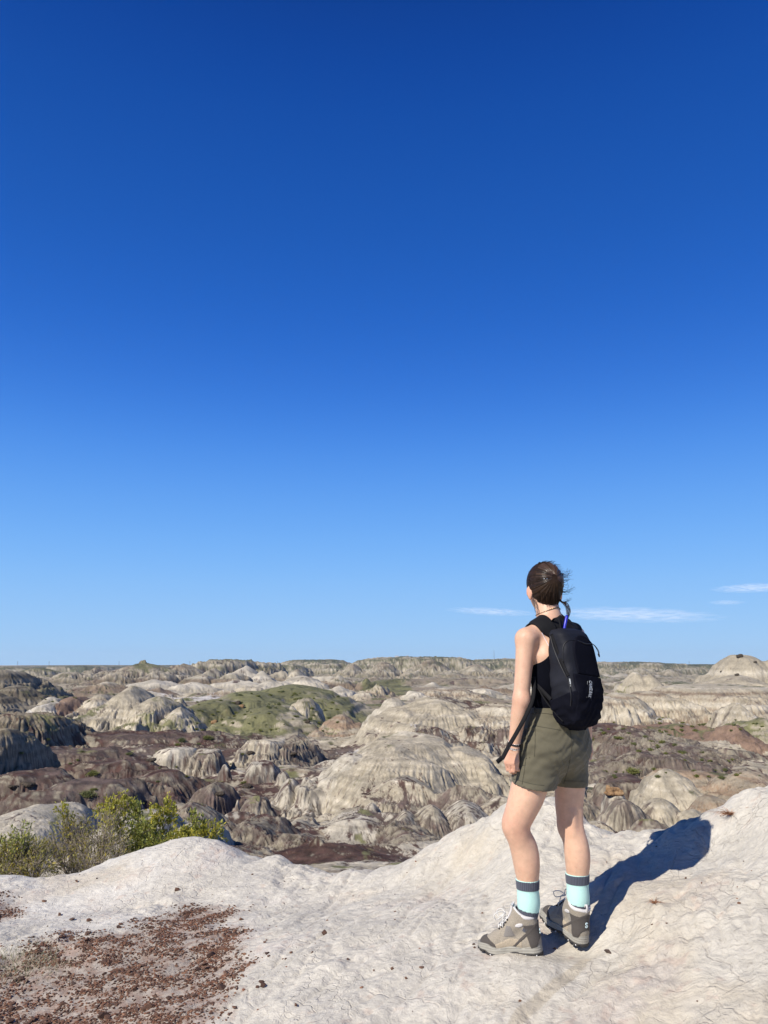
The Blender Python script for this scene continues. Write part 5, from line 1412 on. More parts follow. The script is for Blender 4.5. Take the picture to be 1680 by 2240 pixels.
        # panels laid over the upper
        def panel(name, fn, mat, grow=.0022):
            F2 = Field(*bx, .0026); F2.d[:] = 1; upper(F2, grow); b2 = F2.d.copy(); s2, g2 = F2.full()
            cut(F2, -(b2 + grow + .004)); cut(F2, fn(g2)); cut(F2, .026 - g2[2]); cut(F2, topz(g2) + .004)
            V2, f2 = F2.mesh(2)
            if len(V2): return part(name, W(V2), fx(f2), mat, boot)
        panel('toe_cap', lambda g: np.maximum(.188 + .45 * np.maximum(g[2] - .03, 0) + 1.1 * np.abs(g[1]) * .25 - g[0] - .012 * (np.abs(g[1]) > .02), g[2] - .108 + (.29 - g[0]) * .62), dark)
        panel('heel_panel', lambda g: np.maximum(np.maximum(g[0] - .046 - .25 * (g[2] - .05), g[2] - .128), .030 - np.sqrt((g[2] - .042) ** 2 + (g[1] * 1.0) ** 2 + 0 * g[0])), dark)
        panel('side_band', lambda g: np.abs((g[2] - .040) - (.118 - g[0]) * .80) - .0075 + .0 * g[1] + np.where(g[0] > .125, 1, 0), dark, .0028)
        for sg in (-1, 1):
            panel('mesh_panel', lambda g: np.maximum(np.maximum(np.maximum(np.abs(g[0] - .132) - .030 + (g[2] - .07) * .35, .060 - g[2] + .02), np.abs(g[2] - .098) - .026), .004 - sg * g[1]), mesh_, .0012)
            panel('ankle_patch', lambda g: np.maximum(np.sqrt(((g[0] - .082) / .019) ** 2 + ((g[2] - .128 - (g[0] - .082) * -.2) / .0085) ** 2) * .012 - .012, .004 - sg * g[1]), padm, .0032)
        panel('rand_panel', lambda g: np.maximum(np.maximum(np.abs(g[0] - .165) - .085, g[2] - .062 - .012 * np.sin((g[0] - .08) * 36)) , -.2 + 0 * g[1]), rand, .0016)
        # midsole and outsole
        F = Field([-.02, -.075, -.015], [.31, .075, .075], .0025); sl, g = F.full()
        rise = .020 * sstep(.19, .30, g[0]) ; arch = .007 * np.exp(-((g[0] - .115) / .035) ** 2)
        ztop = .040 + .012 * sstep(.07, .0, g[0]) + .004 * np.sin(g[0] * 60) + rise * .8
        o = outline(g, .003 - .10 * np.abs(g[2] - .02) * .4) + 0 * g[2]
        dm = np.maximum(o, np.maximum(g[2] - ztop, .011 + rise + arch - g[2])); F.d[:] = dm; F.d += .0012 * np.sin(g[2] * 620).astype(np.float32)
        V, f = F.mesh(2); part('midsole', W(V), fx(f), foam, boot)
        F = Field([-.02, -.075, -.015], [.31, .075, .06], .0025); sl, g = F.full()
        rise = .020 * sstep(.19, .30, g[0]); arch = .010 * np.exp(-((g[0] - .115) / .032) ** 2)
        o = outline(g, .0045) + 0 * g[2]
        dm = np.maximum(o, np.maximum(g[2] - (.0135 + rise + arch), .0005 + rise + arch - g[2]))
        lug = np.maximum(np.maximum(np.abs(np.mod(g[0] + .004, .030) - .015) - .0035, -(outline(g, -.008))), g[2] - (.0085 + rise + arch))
        dm = np.maximum(dm, -lug); F.d[:] = dm
        V, f = F.mesh(1); part('outsole', W(V), fx(f), rub, boot)
        for x in (.022, .068, .150, .182, .222):
            for sg in (-1, 1):
                gy = np.linspace(.02, .06, 60); oo = outline([np.full(60, x), gy * sg], .0045); y = gy[np.argmin(np.abs(oo))] * sg
                z = .007 + .020 * sstep(.19, .30, x)
                E = Field([x - .01, y - .01, z - .01], [x + .01, y + .01, z + .01], .0018); E.ell([x, y - .0012 * sg, z], [.0034, .0026, .0040], k=0); V, f = E.mesh(0)
                part('lug_tip', W(V), fx(f), whit, boot)
        # padded collar, tongue, laces, pull loop
        th = np.linspace(0, 2 * math.pi, 41)[:-1]; acc = Acc()
        cx, ry, rx = .058, .0445, .0465
        pts = np.stack([cx + rx * np.cos(th), ry * np.sin(th), 0 * th], 1)
        pts[:, 2] = .176 + (pts[:, 0] - .06) * .42 - .010 * np.sin(np.clip((pts[:, 0] - .02) / .08, 0, 1) * math.pi) - .004
        pp = np.concatenate([pts, pts[:1]])
        V, f = tube(pp, np.full(len(pp), .0082), 8); part('collar', W(V), fx(f), padm, boot)
        tg = smoothpath([(.158, 0, .122), (.130, 0, .156), (.113, 0, .184), (.108, 0, .206)], 14)
        V, f = ribbon(tg, X2, np.linspace(.030, .052, 14), .009); part('tongue', W(V), fx(f), padm, boot)
        acc = Acc(); eye = Acc()
        rows = [(.190, .0), (.174, .0), (.158, 0), (.142, 0), (.126, 0)]
        sp = []
        for x, _ in rows:
            ln = []
            for y in (-.024, 0, .024):
                h = ut.ray_cast(Vector((x + .05, y, .16 + .05)), Vector((-.55, 0, -.85)).normalized())
                if h[0] is None: h = ut.ray_cast(Vector((x, y, .25)), Vector((0, 0, -1)))
                ln.append(np.array(h[0] if h[0] is not None else (x, y, .1)) + np.array([.003, 0, .003]))
            sp.append(ln)
        for i in range(len(sp)):
            a, m, b = sp[i]
            V, f = tube(smoothpath([a, m + [.002, 0, .002], b], 10), np.full(10, .0023), 5); acc.add(V, f)
            if i + 1 < len(sp):
                a2, m2, b2 = sp[i + 1]
                for s0, s1 in ((a, b2), (b, a2)):
                    V, f = tube(smoothpath([s0, (m + m2) / 2 + [.0035, 0, .0035], s1], 10), np.full(10, .0022), 5); acc.add(V, f)
            for e in (a, b):
                E = Field(e - .008, e + .008, .0016); E.ell(e, [.0042, .0042, .0042], k=0); V, f = E.mesh(0); part('eyelet', W(V), fx(f), rub, boot)
        tp = sp[-1][1] + np.array([.004, 0, .012])
        for s in (-1, 1):
            V, f = tube(smoothpath([tp, tp + [.020, .020 * s, .014], tp + [.046, .034 * s, .002], tp + [.040, .026 * s, -.020], tp + [.012, .008 * s, -.006], tp], 22), np.full(22, .0022), 5); acc.add(V, f)
            V, f = tube(smoothpath([tp, tp + [.008, .018 * s, .000], tp + [.012, .026 * s, -.028], tp + [.016, .027 * s, -.05]], 12), np.full(12, .0021), 5); acc.add(V, f)
        acc.V = [W(v) for v in acc.V]; acc.F = [fx(f) for f in acc.F]; part_acc('laces', acc, lacem, boot)
        V, f = ribbon(smoothpath([(.014, 0, .128), (.005, 0, .150), (.003, 0, .172), (.012, 0, .180), (.018, 0, .165), (.018, 0, .150)], 18), X2, .012, .003); part('pull_loop', W(V), fx(f), padm, boot)
        # raised letter on the back of the heel
        cu = bpy.data.curves.new('heel_emblem', 'FONT'); cu.body = 'S'; cu.size = .030; cu.extrude = .0012; cu.offset = .0009; cu.align_x = 'CENTER'; cu.align_y = 'CENTER'
        tmp = bpy.data.objects.new('tmp', cu); COL.objects.link(tmp); bpy.context.view_layer.update()
        me = bpy.data.meshes.new_from_object(tmp.evaluated_get(bpy.context.evaluated_depsgraph_get())); COL.objects.unlink(tmp); bpy.data.objects.remove(tmp)
        h = ut.ray_cast(Vector((-.1, 0, .094)), Vector((1, 0, 0)))
        o = np.array(h[0]) if h[0] is not None else np.array([.006, 0, .094])
        bs = parent_base(boot)
        for vv in me.vertices:
            x, y, z = vv.co; s = -x * side * 1.0
            # read from behind: letter x runs to the viewer's right
            loc = o + np.array([-.0040 - z, 0, y]); wv_ = W(loc) + np.cross(d, UP) * x
            vv.co = Vector(wv_ - bs)
        me.materials.append(embl); obj('heel_emblem', me, boot)

def text_mesh(body, size, extrude, offset=0.0, spacing=1.0):
    cu = bpy.data.curves.new('lettering', 'FONT'); cu.body = body; cu.size = size; cu.extrude = extrude; cu.offset = offset; cu.space_character = spacing
    cu.align_x = 'CENTER'; cu.align_y = 'CENTER'
    tmp = bpy.data.objects.new('tmp', cu); COL.objects.link(tmp); bpy.context.view_layer.update()
    me = bpy.data.meshes.new_from_object(tmp.evaluated_get(bpy.context.evaluated_depsgraph_get())); COL.objects.unlink(tmp); bpy.data.objects.remove(tmp)
    return me

def build_backpack(trees):
    BK = -FW
    O = P(1227, 1487, 3.600)
    ztop = P(1225, 1376, 3.58)[2] - O[2]; zbot = P(1250, 1594, 3.5)[2] - O[2]
    root = tag(empty('backpack', O + UP * zbot), 'small black hiking backpack worn on both shoulders of the person', 'backpack')
    t = NT('black_nylon'); v = t.objvec()
    c = t.mul((.0058, .0062, .0105), t.ramp(t.noise(9, 5, .6, v), [(.3, .8), (.7, 1.25)]))
    NY = t.out(c, t.bump(t.noise(1600, 2, .5, v), .2, .0004, t.bump(t.noise(16, 5, .6, v, dist=.8), .45, .008)), .85, Specular_IOR_Level=.03)
    t = NT('grey_nylon'); v = t.objvec()
    NG = t.out(t.mul((.0135, .0145, .020), t.ramp(t.noise(9, 5, .6, v), [(.3, .8), (.7, 1.25)])), t.bump(t.noise(14, 5, .6, v, dist=.8), .5, .008), .62, Specular_IOR_Level=.12)
    WEB = cloth_material('black_webbing', (.0065, .0065, .008), 900, .2, .85, .0, .3)
    zs = np.array([zbot - .001, zbot + .012, zbot + .04, zbot + .09, zbot + .16, -.02, .06, ztop - .06, ztop - .025, ztop - .006, ztop + .002])
    ws = np.array([.03, .070, .092, .102, .107, .107, .106, .101, .094, .078, .045])
    ds = np.array([.02, .046, .066, .079, .083, .080, .072, .063, .053, .036, .016])
    ys = np.array([.085, .083, .080, .081, .083, .080, .072, .060, .052, .046, .042])
    Mx = np.stack([RT, BK, UP]); W = lambda V: np.asarray(V) @ Mx + O
    def fx(F): return F[:, ::-1] if np.linalg.det(Mx) < 0 else F
    def solid(F, grow=0.0):
        sl, g = F.full()
        z = g[2]; w = np.interp(z, zs, ws) + grow; d = np.interp(z, zs, ds) + grow; y0 = np.interp(z, zs, ys)
        q = ((np.abs(g[0]) / w) ** 3.8 + (np.abs(g[1] - y0) / d) ** 3.8) ** (1 / 3.8) - 1
        f = q * np.minimum(w, d)
        wr = .0020 * np.sin(130 * (g[2] - .3 * g[0]) + 6 * np.sin(33 * g[0] + 21 * g[1])) * sstep(.10, -.16, g[2]) + .0018 * np.sin(55 * (g[2] + .6 * g[0]) + 3 * np.sin(25 * g[1])) * sstep(-.04, -.08, g[0]) + .0018 * np.sin(60 * (g[2] - .5 * g[0]) + 2 * np.sin(40 * g[0])) * sstep(-.02, -.14, g[2])
        f = f + wr
        f = np.maximum(f, np.maximum(z - (ztop + .002) - grow, zbot - grow - z))
        F.d[:] = np.minimum(F.d, f)
        return g
    box = ([-.135, -.02, zbot - .03], [.135, .2, ztop + .03])
    F = Field(*box, .0038); solid(F); V, f = F.mesh(3); bag = part('main_compartment', W(V), fx(f), NG, root)
    bt = bvh(V, f); wt = bvh(W(V), fx(f))
    def shell(name, fn, mat, grow, parent=None, thick=.006, sm=2, h=.0034):
        F2 = Field(*box, h); g2 = solid(F2, grow); b2 = F2.d.copy(); cut(F2, -(b2 + thick + grow)); cut(F2, fn(g2)); V2, f2 = F2.mesh(sm)
        return part(name, W(V2), fx(f2), mat, parent or root), (V2, f2)
    # arched pocket high on the back, and the stretch panel below it
    def arch(g, w=.078, top=.045):
        zc = ztop - .035 - w
        return np.where(g[2] > zc, np.hypot(g[0] - .012, (g[2] - zc) * .95) - w, np.maximum(np.abs(g[0] - .012) - w, .022 - .12 * g[0] - g[2])) 
    back = lambda g, y=.075: y - g[1]
    pk, (pv, pf) = shell('front_pocket', lambda g: np.maximum(arch(g), back(g, .055)), NY, .0075)
    st, (sv, sf) = shell('stretch_panel', lambda g: np.maximum(np.maximum(g[2] - .020 + .12 * g[0], back(g, .045)), -g[0] - .088), NY, .0085)
    sp, (qv, qf) = shell('side_pocket', lambda g: np.maximum(np.maximum(g[2] + .075 - .35 * (g[1] - .06), g[0] + .045), zbot + .02 - g[2]), NY, .0065)
    allt = [bvh(W(pv), fx(pf)), bvh(W(sv), fx(sf)), bvh(W(qv), fx(qf)), wt]
    def hit(u, v_, off=.002):
        best = None
        o = Vector((0, 0, CAMZ)); d = (Vector(P(u, v_, 3.6)) - o).normalized()
        for tr in allt:
            h = tr.ray_cast(o, d)
            if h[0] is not None and (best is None or h[3] < best[3]): best = h
        return (None, None) if best is None else (np.array(best[0] + best[1] * off), np.array(best[1]))
    def line(name, px, r, mat, parent, off=.001, n=26):
        pts = [hit(u, v_, off)[0] for u, v_ in px]; pts = [p for p in pts if p is not None]
        if len(pts) > 1:
            V, f = tube(smoothpath(pts, n), np.full(n, r), 6); return part(name, V, f, mat, parent)
    ZIP = simple('zip_tape', (.006, .006, .008), .5, .2)
    line('zip', [(1233, 1450), (1231, 1425), (1234, 1410), (1242, 1402), (1254, 1400), (1268, 1403), (1280, 1408), (1292, 1408)], .0024, ZIP, pk)
    line('piping', [(1204, 1390), (1212, 1420), (1224, 1450), (1236, 1475), (1244, 1490)], .0030, ZIP, bag)
    line('piping', [(1244, 1490), (1249, 1520), (1248, 1545)], .0022, ZIP, bag)
    # compression strap over the side
    def band(name, px, width, mat, parent, n=20):
        pts, nn_ = [], []
        for u, v_ in px:
            p, nr_ = hit(u, v_, .002)
            if p is not None: pts.append(p); nn_.append(nr_)
        if len(pts) < 2: return
        path = smoothpath(pts, n); N = smoothpath(nn_, n); T = np.gradient(path, axis=0)
        V, f = ribbon(path, np.cross(T, N), width, .003); return part(name, V, f, mat, parent)
    band('compression_strap', [(1207, 1388), (1218, 1420), (1230, 1450), (1243, 1478)], .014, WEB, bag)
    # lettering down the back and the small word on the side
    LET = simple('reflective_print', (.40, .42, .43), .45, .05)
    def letters(name, body, size, u0, v0, u1, v1, parent, mat, sp=1.0, off=.0):
        me = text_mesh(body, size, .0004, .0006, sp); a, na = hit(u0, v0, .0016); b, nb = hit(u1, v1, .0016)
        if a is None or b is None: return
        nrm = unit(na + nb); dx = unit(b - a); up = unit(np.cross(nrm, dx)); m = (a + b) / 2
        xs_ = [q.co.x for q in me.vertices]; L = max(xs_) - min(xs_); k = np.linalg.norm(b - a) / L
        bs = parent_base(parent)
        for q in me.vertices:
            w = m + dx * q.co.x * k + up * q.co.y
            best = None
            for tr in allt:
                h = tr.ray_cast(Vector(w + nrm * .06), Vector(-nrm))
                if h[0] is not None and (best is None or h[3] < best[3]): best = h
            if best is not None: w = np.array(best[0]) + nrm * (.0012 + q.co.z)
            q.co = Vector(w - bs)
        me.materials.append(mat); obj(name, me, parent)
    letters('lettering', 'CAMELBAK', .027, 1291.5, 1489, 1289, 1526, st, LET, 1.0)
    letters('lettering', 'ARETE 14', .0085, 1246, 1484, 1247.5, 1502, bag, LET, 1.0)
    line('print_rule', [(1285, 1490), (1283, 1526)], .0005, LET, st, .0006)
    # draw cord on the right
    for k in range(2):
        V, f = tube(smoothpath([P(1292, 1406, 3.555), P(1301 + k, 1413, 3.555), P(1308 + 2 * k, 1425, 3.56), P(1310.5 - k, 1434, 3.56)], 12), np.full(12, .0016), 5); part('draw_cord', V, f, WEB, pk)
    E = Field(P(1310, 1434, 3.56) - .012, P(1310, 1434, 3.56) + .012, .0015); E.cone(P(1309.5, 1431, 3.56), P(1311, 1436, 3.56), .0045, .0035, .001); V, f = E.mesh(1); part('cord_lock', V, f, ZIP, pk)
    # shoulder straps hug the body: columns of points shot at the shoulder from behind, above and before
    def wrap(cols, angs, sg):
        s = J['shl'] if sg < 0 else J['shr']; G = []
        for a in angs:
            row = []
            for k0 in cols:
                k = .36 + (k0 - .36) * (.45 + .55 * sstep(.1, 1.25, a)) if len(cols) == 7 and cols[0] > .35 and cols[-1] > .5 else k0
                q = J['c7'] + (s - J['c7']) * k - UP * .055
                d = unit(-FW * math.cos(a) + UP * math.sin(a)); best = None
                for tr in trees:
                    h = tr.ray_cast(Vector(q + d * .135), Vector(-d))
                    if h[0] is not None and (best is None or h[3] < best[3]): best = h
                p = np.array(best[0]) + d * .004 if best is not None and best[3] < .13 else q + d * .06
                row.append((p, d))
            G.append(row)
        n, m = len(angs), len(cols)
        Pn = np.array([[c[0] for c in r] for r in G]); D = np.array([[c[1] for c in r] for r in G])
        return Pn, D
    def slab(name, Pn, D, thick, mat):
        n, m = Pn.shape[:2]; top = (Pn + D * thick).reshape(-1, 3); bot = Pn.reshape(-1, 3)
        F1 = grid_faces(n, m); k = n * m; rim = [i for i in range(m)] + [i * m + m - 1 for i in range(1, n)] + [(n - 1) * m + i for i in range(m - 2, -1, -1)] + [i * m for i in range(n - 2, 0, -1)]
        R_ = np.array([[a, b, b + k, a + k] for a, b in zip(rim, rim[1:] + rim[:1])])
        return part(name, np.concatenate([top, bot]), np.concatenate([F1, F1[:, ::-1] + k, R_[:, ::-1] * 0 + np.array([[r[0], r[3], r[2], r[1]] for r in R_])]), mat, root)
    for sg in (-1, 1):
        cols = np.linspace(.36, .80 if sg < 0 else 1.0, 7); angs = np.linspace(.30, math.pi + .35, 26)
        Pn, D = wrap(cols, angs, sg)
        # at the back the strap closes in towards the pack
        strap = slab('shoulder_strap', Pn, D, .007, WEB)
        s = J['shl'] if sg < 0 else J['shr']
        lower = Pn[-1].mean(0); q0 = s - UP * .20 + FW * .06 * 1 - RT * sg * .045; q1 = W([.1 * sg, .02, -.055])
        mid = J['chest'] + RT * sg * .145 - UP * .06 + FW * .03
        V, f = ribbon(smoothpath([lower, lower - UP * .10 + FW * .005, mid + FW * .05 - UP * .02, mid - UP * .06 - FW * .03, q1 - UP * .03], 24), np.cross(RT, UP) * 0 + UP * .9 + RT * .2, .018, .003); part('lower_strap', V, f, WEB, root)
    cols = np.linspace(.40, -.02, 7); angs = np.linspace(-.2, .95, 11)
    for sg in (-1, 1):
        Pn, D = wrap(cols, angs, sg); slab('back_panel', Pn, D, .006, WEB)
    # load lifter webbing from the strap to the bag, top loop
    V, f = ribbon(smoothpath([P(1206, 1362, 3.62), P(1214, 1352, 3.60), P(1224, 1356, 3.585), P(1228, 1378, 3.575)], 14), unit(RT + UP * .2), .016, .004); part('haul_loop', V, f, WEB, root)
    # blue valve of the drinking tube
    V, f = tube(smoothpath([P(1240, 1347, 3.60), P(1237, 1362, 3.59), P(1234, 1378, 3.585)], 8), np.full(8, .0068), 10); part('blue_tube', V, f, simple('blue_plastic', (.012, .016, .42), .35, .05), root)
    # loose webbing end blown in front of the wrist, and the strap to the bag's foot
    path = smoothpath([P(1168, 1480, 3.60), P(1166, 1525, 3.55), P(1152, 1562, 3.535), P(1130, 1603, 3.53), P(1112, 1634, 3.525), P(1100, 1657, 3.52), P(1095, 1662, 3.518)], 30)
    V, f = ribbon(path, unit([.8, -.2, .45]), .0185, .0025); ws_ = part('loose_webbing', V, f, WEB, root)
    V, f = ribbon(smoothpath([P(1098, 1658, 3.518), P(1092, 1663, 3.517), P(1087, 1667, 3.515)], 6), unit([.4, 0, .9]), .019, .004); part('webbing_end', V, f, WEB, ws_)
    V, f = ribbon(smoothpath([P(1174, 1498, 3.60), P(1182, 1512, 3.575), P(1192, 1529, 3.55), P(1212, 1556, 3.51), P(1232, 1578, 3.48)], 20), unit([.7, .5, -.2]), .016, .003); part('side_webbing', V, f, WEB, root)
    return root
# ================================================================== small things out in the badlands
def ground_at(u, v, y0=9.0, y1=3000.0):
    """where the sight line of a pixel first meets the terrain"""
    Y = y0; last = None
    while Y < y1:
        p = P(u, v, Y); z = tz(p[0], p[1])
        if z >= p[2]:
            a, b = last, Y
            for _ in range(20):
                m = .5 * (a + b); p = P(u, v, m)
                if tz(p[0], p[1]) >= p[2]: b = m
                else: a = m
            p = P(u, v, b); return np.array([p[0], p[1], tz(p[0], p[1])])
        last = Y; Y *= 1.006
    return None

def build_sage():
    r = np.random.default_rng(31); variants = []
    for k in range(4):
        wood, leaf = Acc(), Acc()
        for j in range(16):
            d = unit([r.normal(), r.normal(), r.uniform(.5, 1.6)]); tip = d * r.uniform(.5, .95) * np.array([1, 1, .72])
            V, F = tube(smoothpath([np.zeros(3), tip * .5 + r.normal(size=3) * .08, tip], 6), np.linspace(.03, .012, 6), 4); wood.add(V, F, np.array([.16, .13, .10]))
            for q in range(85):
                p = tip * r.uniform(.35, 1.05) + r.normal(size=3) * .14
                if p[2] < 0: p[2] = abs(p[2]) * .3
                V, F = leaf_geo(p, unit(r.normal(size=3) + [0, 0, .6]), r.normal(size=3), r.uniform(.10, .2), r.uniform(.03, .055))
                leaf.add(V, F, np.array([.62, .62, .9]) * r.uniform(.5, 1.25) if k % 2 else np.array([.75, .72, .75]) * r.uniform(.5, 1.25))
        variants.append((wood.mesh('branches', WOODMAT), leaf.mesh('foliage', LEAFMAT, False)))
    spots = {}
    spots['dark shrub on the purple gully slope right of the hiker'] = [(1300 + 10 * r.normal(), 1625 + 8 * r.normal(), 14) for _ in range(3)] + \
        [(1310 + 285 * t + 14 * r.normal(), 1592 + 96 * t + 16 * r.normal(), r.uniform(8, 17)) for t in np.linspace(0, 1, 34)]
    spots['olive shrub on the scrubby flat below the layered bench'] = [(r.uniform(1400, 1680), r.uniform(1566, 1602), r.uniform(6, 13)) for _ in range(26)]
    spots['small dark shrub on the green hillside'] = [(r.uniform(420, 760), r.uniform(1512, 1602), r.uniform(5, 13)) for _ in range(75)]
    spots['sage bush on the dark maroon flats left of the big dome'] = [(r.uniform(40, 560), r.uniform(1612, 1740), r.uniform(7, 16)) for _ in range(16)]
    spots['shrub along the brown bench behind the capped hoodoo'] = [(r.uniform(1300, 1680), r.uniform(1682, 1702), r.uniform(6, 14)) for _ in range(16)]
    spots['low bush on the green flat at the foot of the far left hills'] = [(r.uniform(70, 210), r.uniform(1508, 1536), r.uniform(4, 8)) for _ in range(16)]
    grp = {k: g for k, g in zip(spots, ['shrubs on the purple gully slope', 'shrubs below the layered bench', 'shrubs on the green hillside', 'sage bushes on the maroon flats', 'shrubs along the brown bench', 'bushes on the far left green flat'])}
    single = [(1384, 1690, 34, 'large olive bush on the brown bench between the hiker and the pale dome'), (455, 1617, 24, 'pale sage bush at the upper edge of the maroon flats below the green hill'),
              (395, 1622, 22, 'dark green bush on the maroon flats beside the pale sage'), (203, 1695, 30, 'yellowish bush among the dark maroon ledges at left'), (192, 1740, 36, 'green bush low among the maroon ledges above the pale slope')]
    def place(u, v, px, lab, g):
        h = ground_at(u, v)
        if h is None or h[1] > 1200: return
        W, L = variants[r.integers(4)]
        s = px / FPX * h[1] * .55
        root = tag(empty('sagebrush', h - np.array([0, 0, .06 * s])), lab, 'bush', g)
        root.rotation_euler = (0, 0, float(r.uniform(0, 6.28))); root.scale = (float(s * r.uniform(.85, 1.3)), float(s), float(s * r.uniform(.65, 1.0)))
        obj('branches', W, root); obj('foliage', L, root)
    for lab, pts in spots.items():
        for u, v, px in pts: place(u, v, px, lab, grp[lab])
    for u, v, px, lab in single: place(u, v, px, lab, None)

def rock_mesh(name, blobs, h, seed, mat, amp=.12):
    lo = np.min([np.array(c) - max(r) * 1.3 for c, r in blobs], 0); hi = np.max([np.array(c) + max(r) * 1.3 for c, r in blobs], 0)
    F = Field(lo, hi, h)
    for c, r in blobs:
        sl, g = F.full(); q = [(g[i] - c[i]) / r[i] for i in range(3)]
        f = (np.abs(q[0]) ** 4 + np.abs(q[1]) ** 4 + np.abs(q[2]) ** 4) ** .25 - 1
        F.smin(sl, (f * min(r)).astype(np.float32), h * 2)
    V, f = F.mesh(1); s = np.max(hi - lo)
    V = V + amp * s * .22 * np.stack([fbm(V[:, 0] / s * 9 + V[:, 2] / s * 5, V[:, 1] / s * 9 + V[:, 2] / s * 7, seed + i, 3) for i in range(3)], 1)
    return mesh_data(name, V, f, None, False, mat)

def build_rocks():
    t = NT('sandstone_cap'); v = t.objvec()
    c = t.ramp(t.noise(3.0, 6, .65, v), [(.3, (.10, .06, .035)), (.5, (.27, .165, .085)), (.72, (.36, .25, .14))])
    m = t.out(c, t.bump(t.noise(9, 6, .65, v), .8, .05), .92, Specular_IOR_Level=.15)
    h = ground_at(1343, 1738)
    if h is not None:
        k = 18 / FPX * h[1]
        me = rock_mesh('caprock', [((-.45 * k, 0, .45 * k), (.42 * k, .5 * k, .32 * k)), ((.25 * k, .1 * k, .42 * k), (.48 * k, .5 * k, .34 * k)), ((.75 * k, 0, .25 * k), (.34 * k, .4 * k, .2 * k)), ((0, 0, .1 * k), (1.05 * k, .8 * k, .14 * k)), ((-.6 * k, .1 * k, .85 * k), (.22 * k, .25 * k, .15 * k))], .06 * k, 3, m)
        o = obj('caprock', me); o.location = h; tag(o, 'orange brown broken caprock perched on the pale hoodoo right of the hiker', 'caprock')
    t = NT('dark_rock'); v = t.objvec()
    md = t.out(t.ramp(t.noise(2.0, 6, .65, v), [(.3, (.03, .025, .02)), (.7, (.10, .08, .06))]), t.bump(t.noise(6, 6, .6, v), .7, .1), .92, Specular_IOR_Level=.15)
    r = np.random.default_rng(8)
    for u, v_, px, lab, mat in [(1618, 1437.5, 7, 'dark rock on the very top of the big pale dome at right', md), (1652, 1450, 4, 'small dark rock high on the right flank of the big pale dome', md), (1612, 1478, 5, 'dark rock halfway down the big pale dome', md),
                          (1578, 1470, 3, 'tiny dark rock on the left flank of the big pale dome', md), (518, 1541, 8, 'dark boulder on the grassy slope above the tan outcrop', md), (528, 1547, 6, 'rusty boulder beside the dark one on the grassy slope', m),
                          (468, 1582, 7, 'tan boulder low on the grassy hillside', m), (672, 1581, 6, 'dark boulder beneath the pale outcrop on the green hill', md)]:
        h = ground_at(u, v_)
        if h is None or h[1] > 900: continue
        k = px / FPX * h[1]
        me = rock_mesh('boulder', [((0, 0, .25 * k), (.9 * k, .7 * k, .5 * k)), ((.4 * k, .1 * k, .6 * k), (.5 * k, .5 * k, .35 * k))], .09 * k, int(u), mat)
        o = obj('boulder', me); o.location = h; tag(o, lab, 'boulder')
    # slabs on the maroon ledges
    for i, (u, v_, px) in enumerate([(330, 1664, 10), (548, 1648, 9), (62, 1718, 14), (30, 1722, 10), (640, 1650, 9), (480, 1738, 10), (540, 1722, 12)]):
        h = ground_at(u, v_)
        if h is None or h[1] > 200: continue
        k = px / FPX * h[1]
        me = rock_mesh('boulder', [((0, 0, .12 * k), (1.0 * k, .8 * k, .26 * k)), ((.5 * k, .2 * k, .3 * k), (.4 * k, .5 * k, .2 * k))], .09 * k, 50 + i, md)
        o = obj('boulder', me); o.location = h; o.rotation_euler = (0, 0, i * 1.3); tag(o, 'flat dark ironstone slab lying among the maroon ledges at left', 'boulder', 'slabs on the maroon ledges')

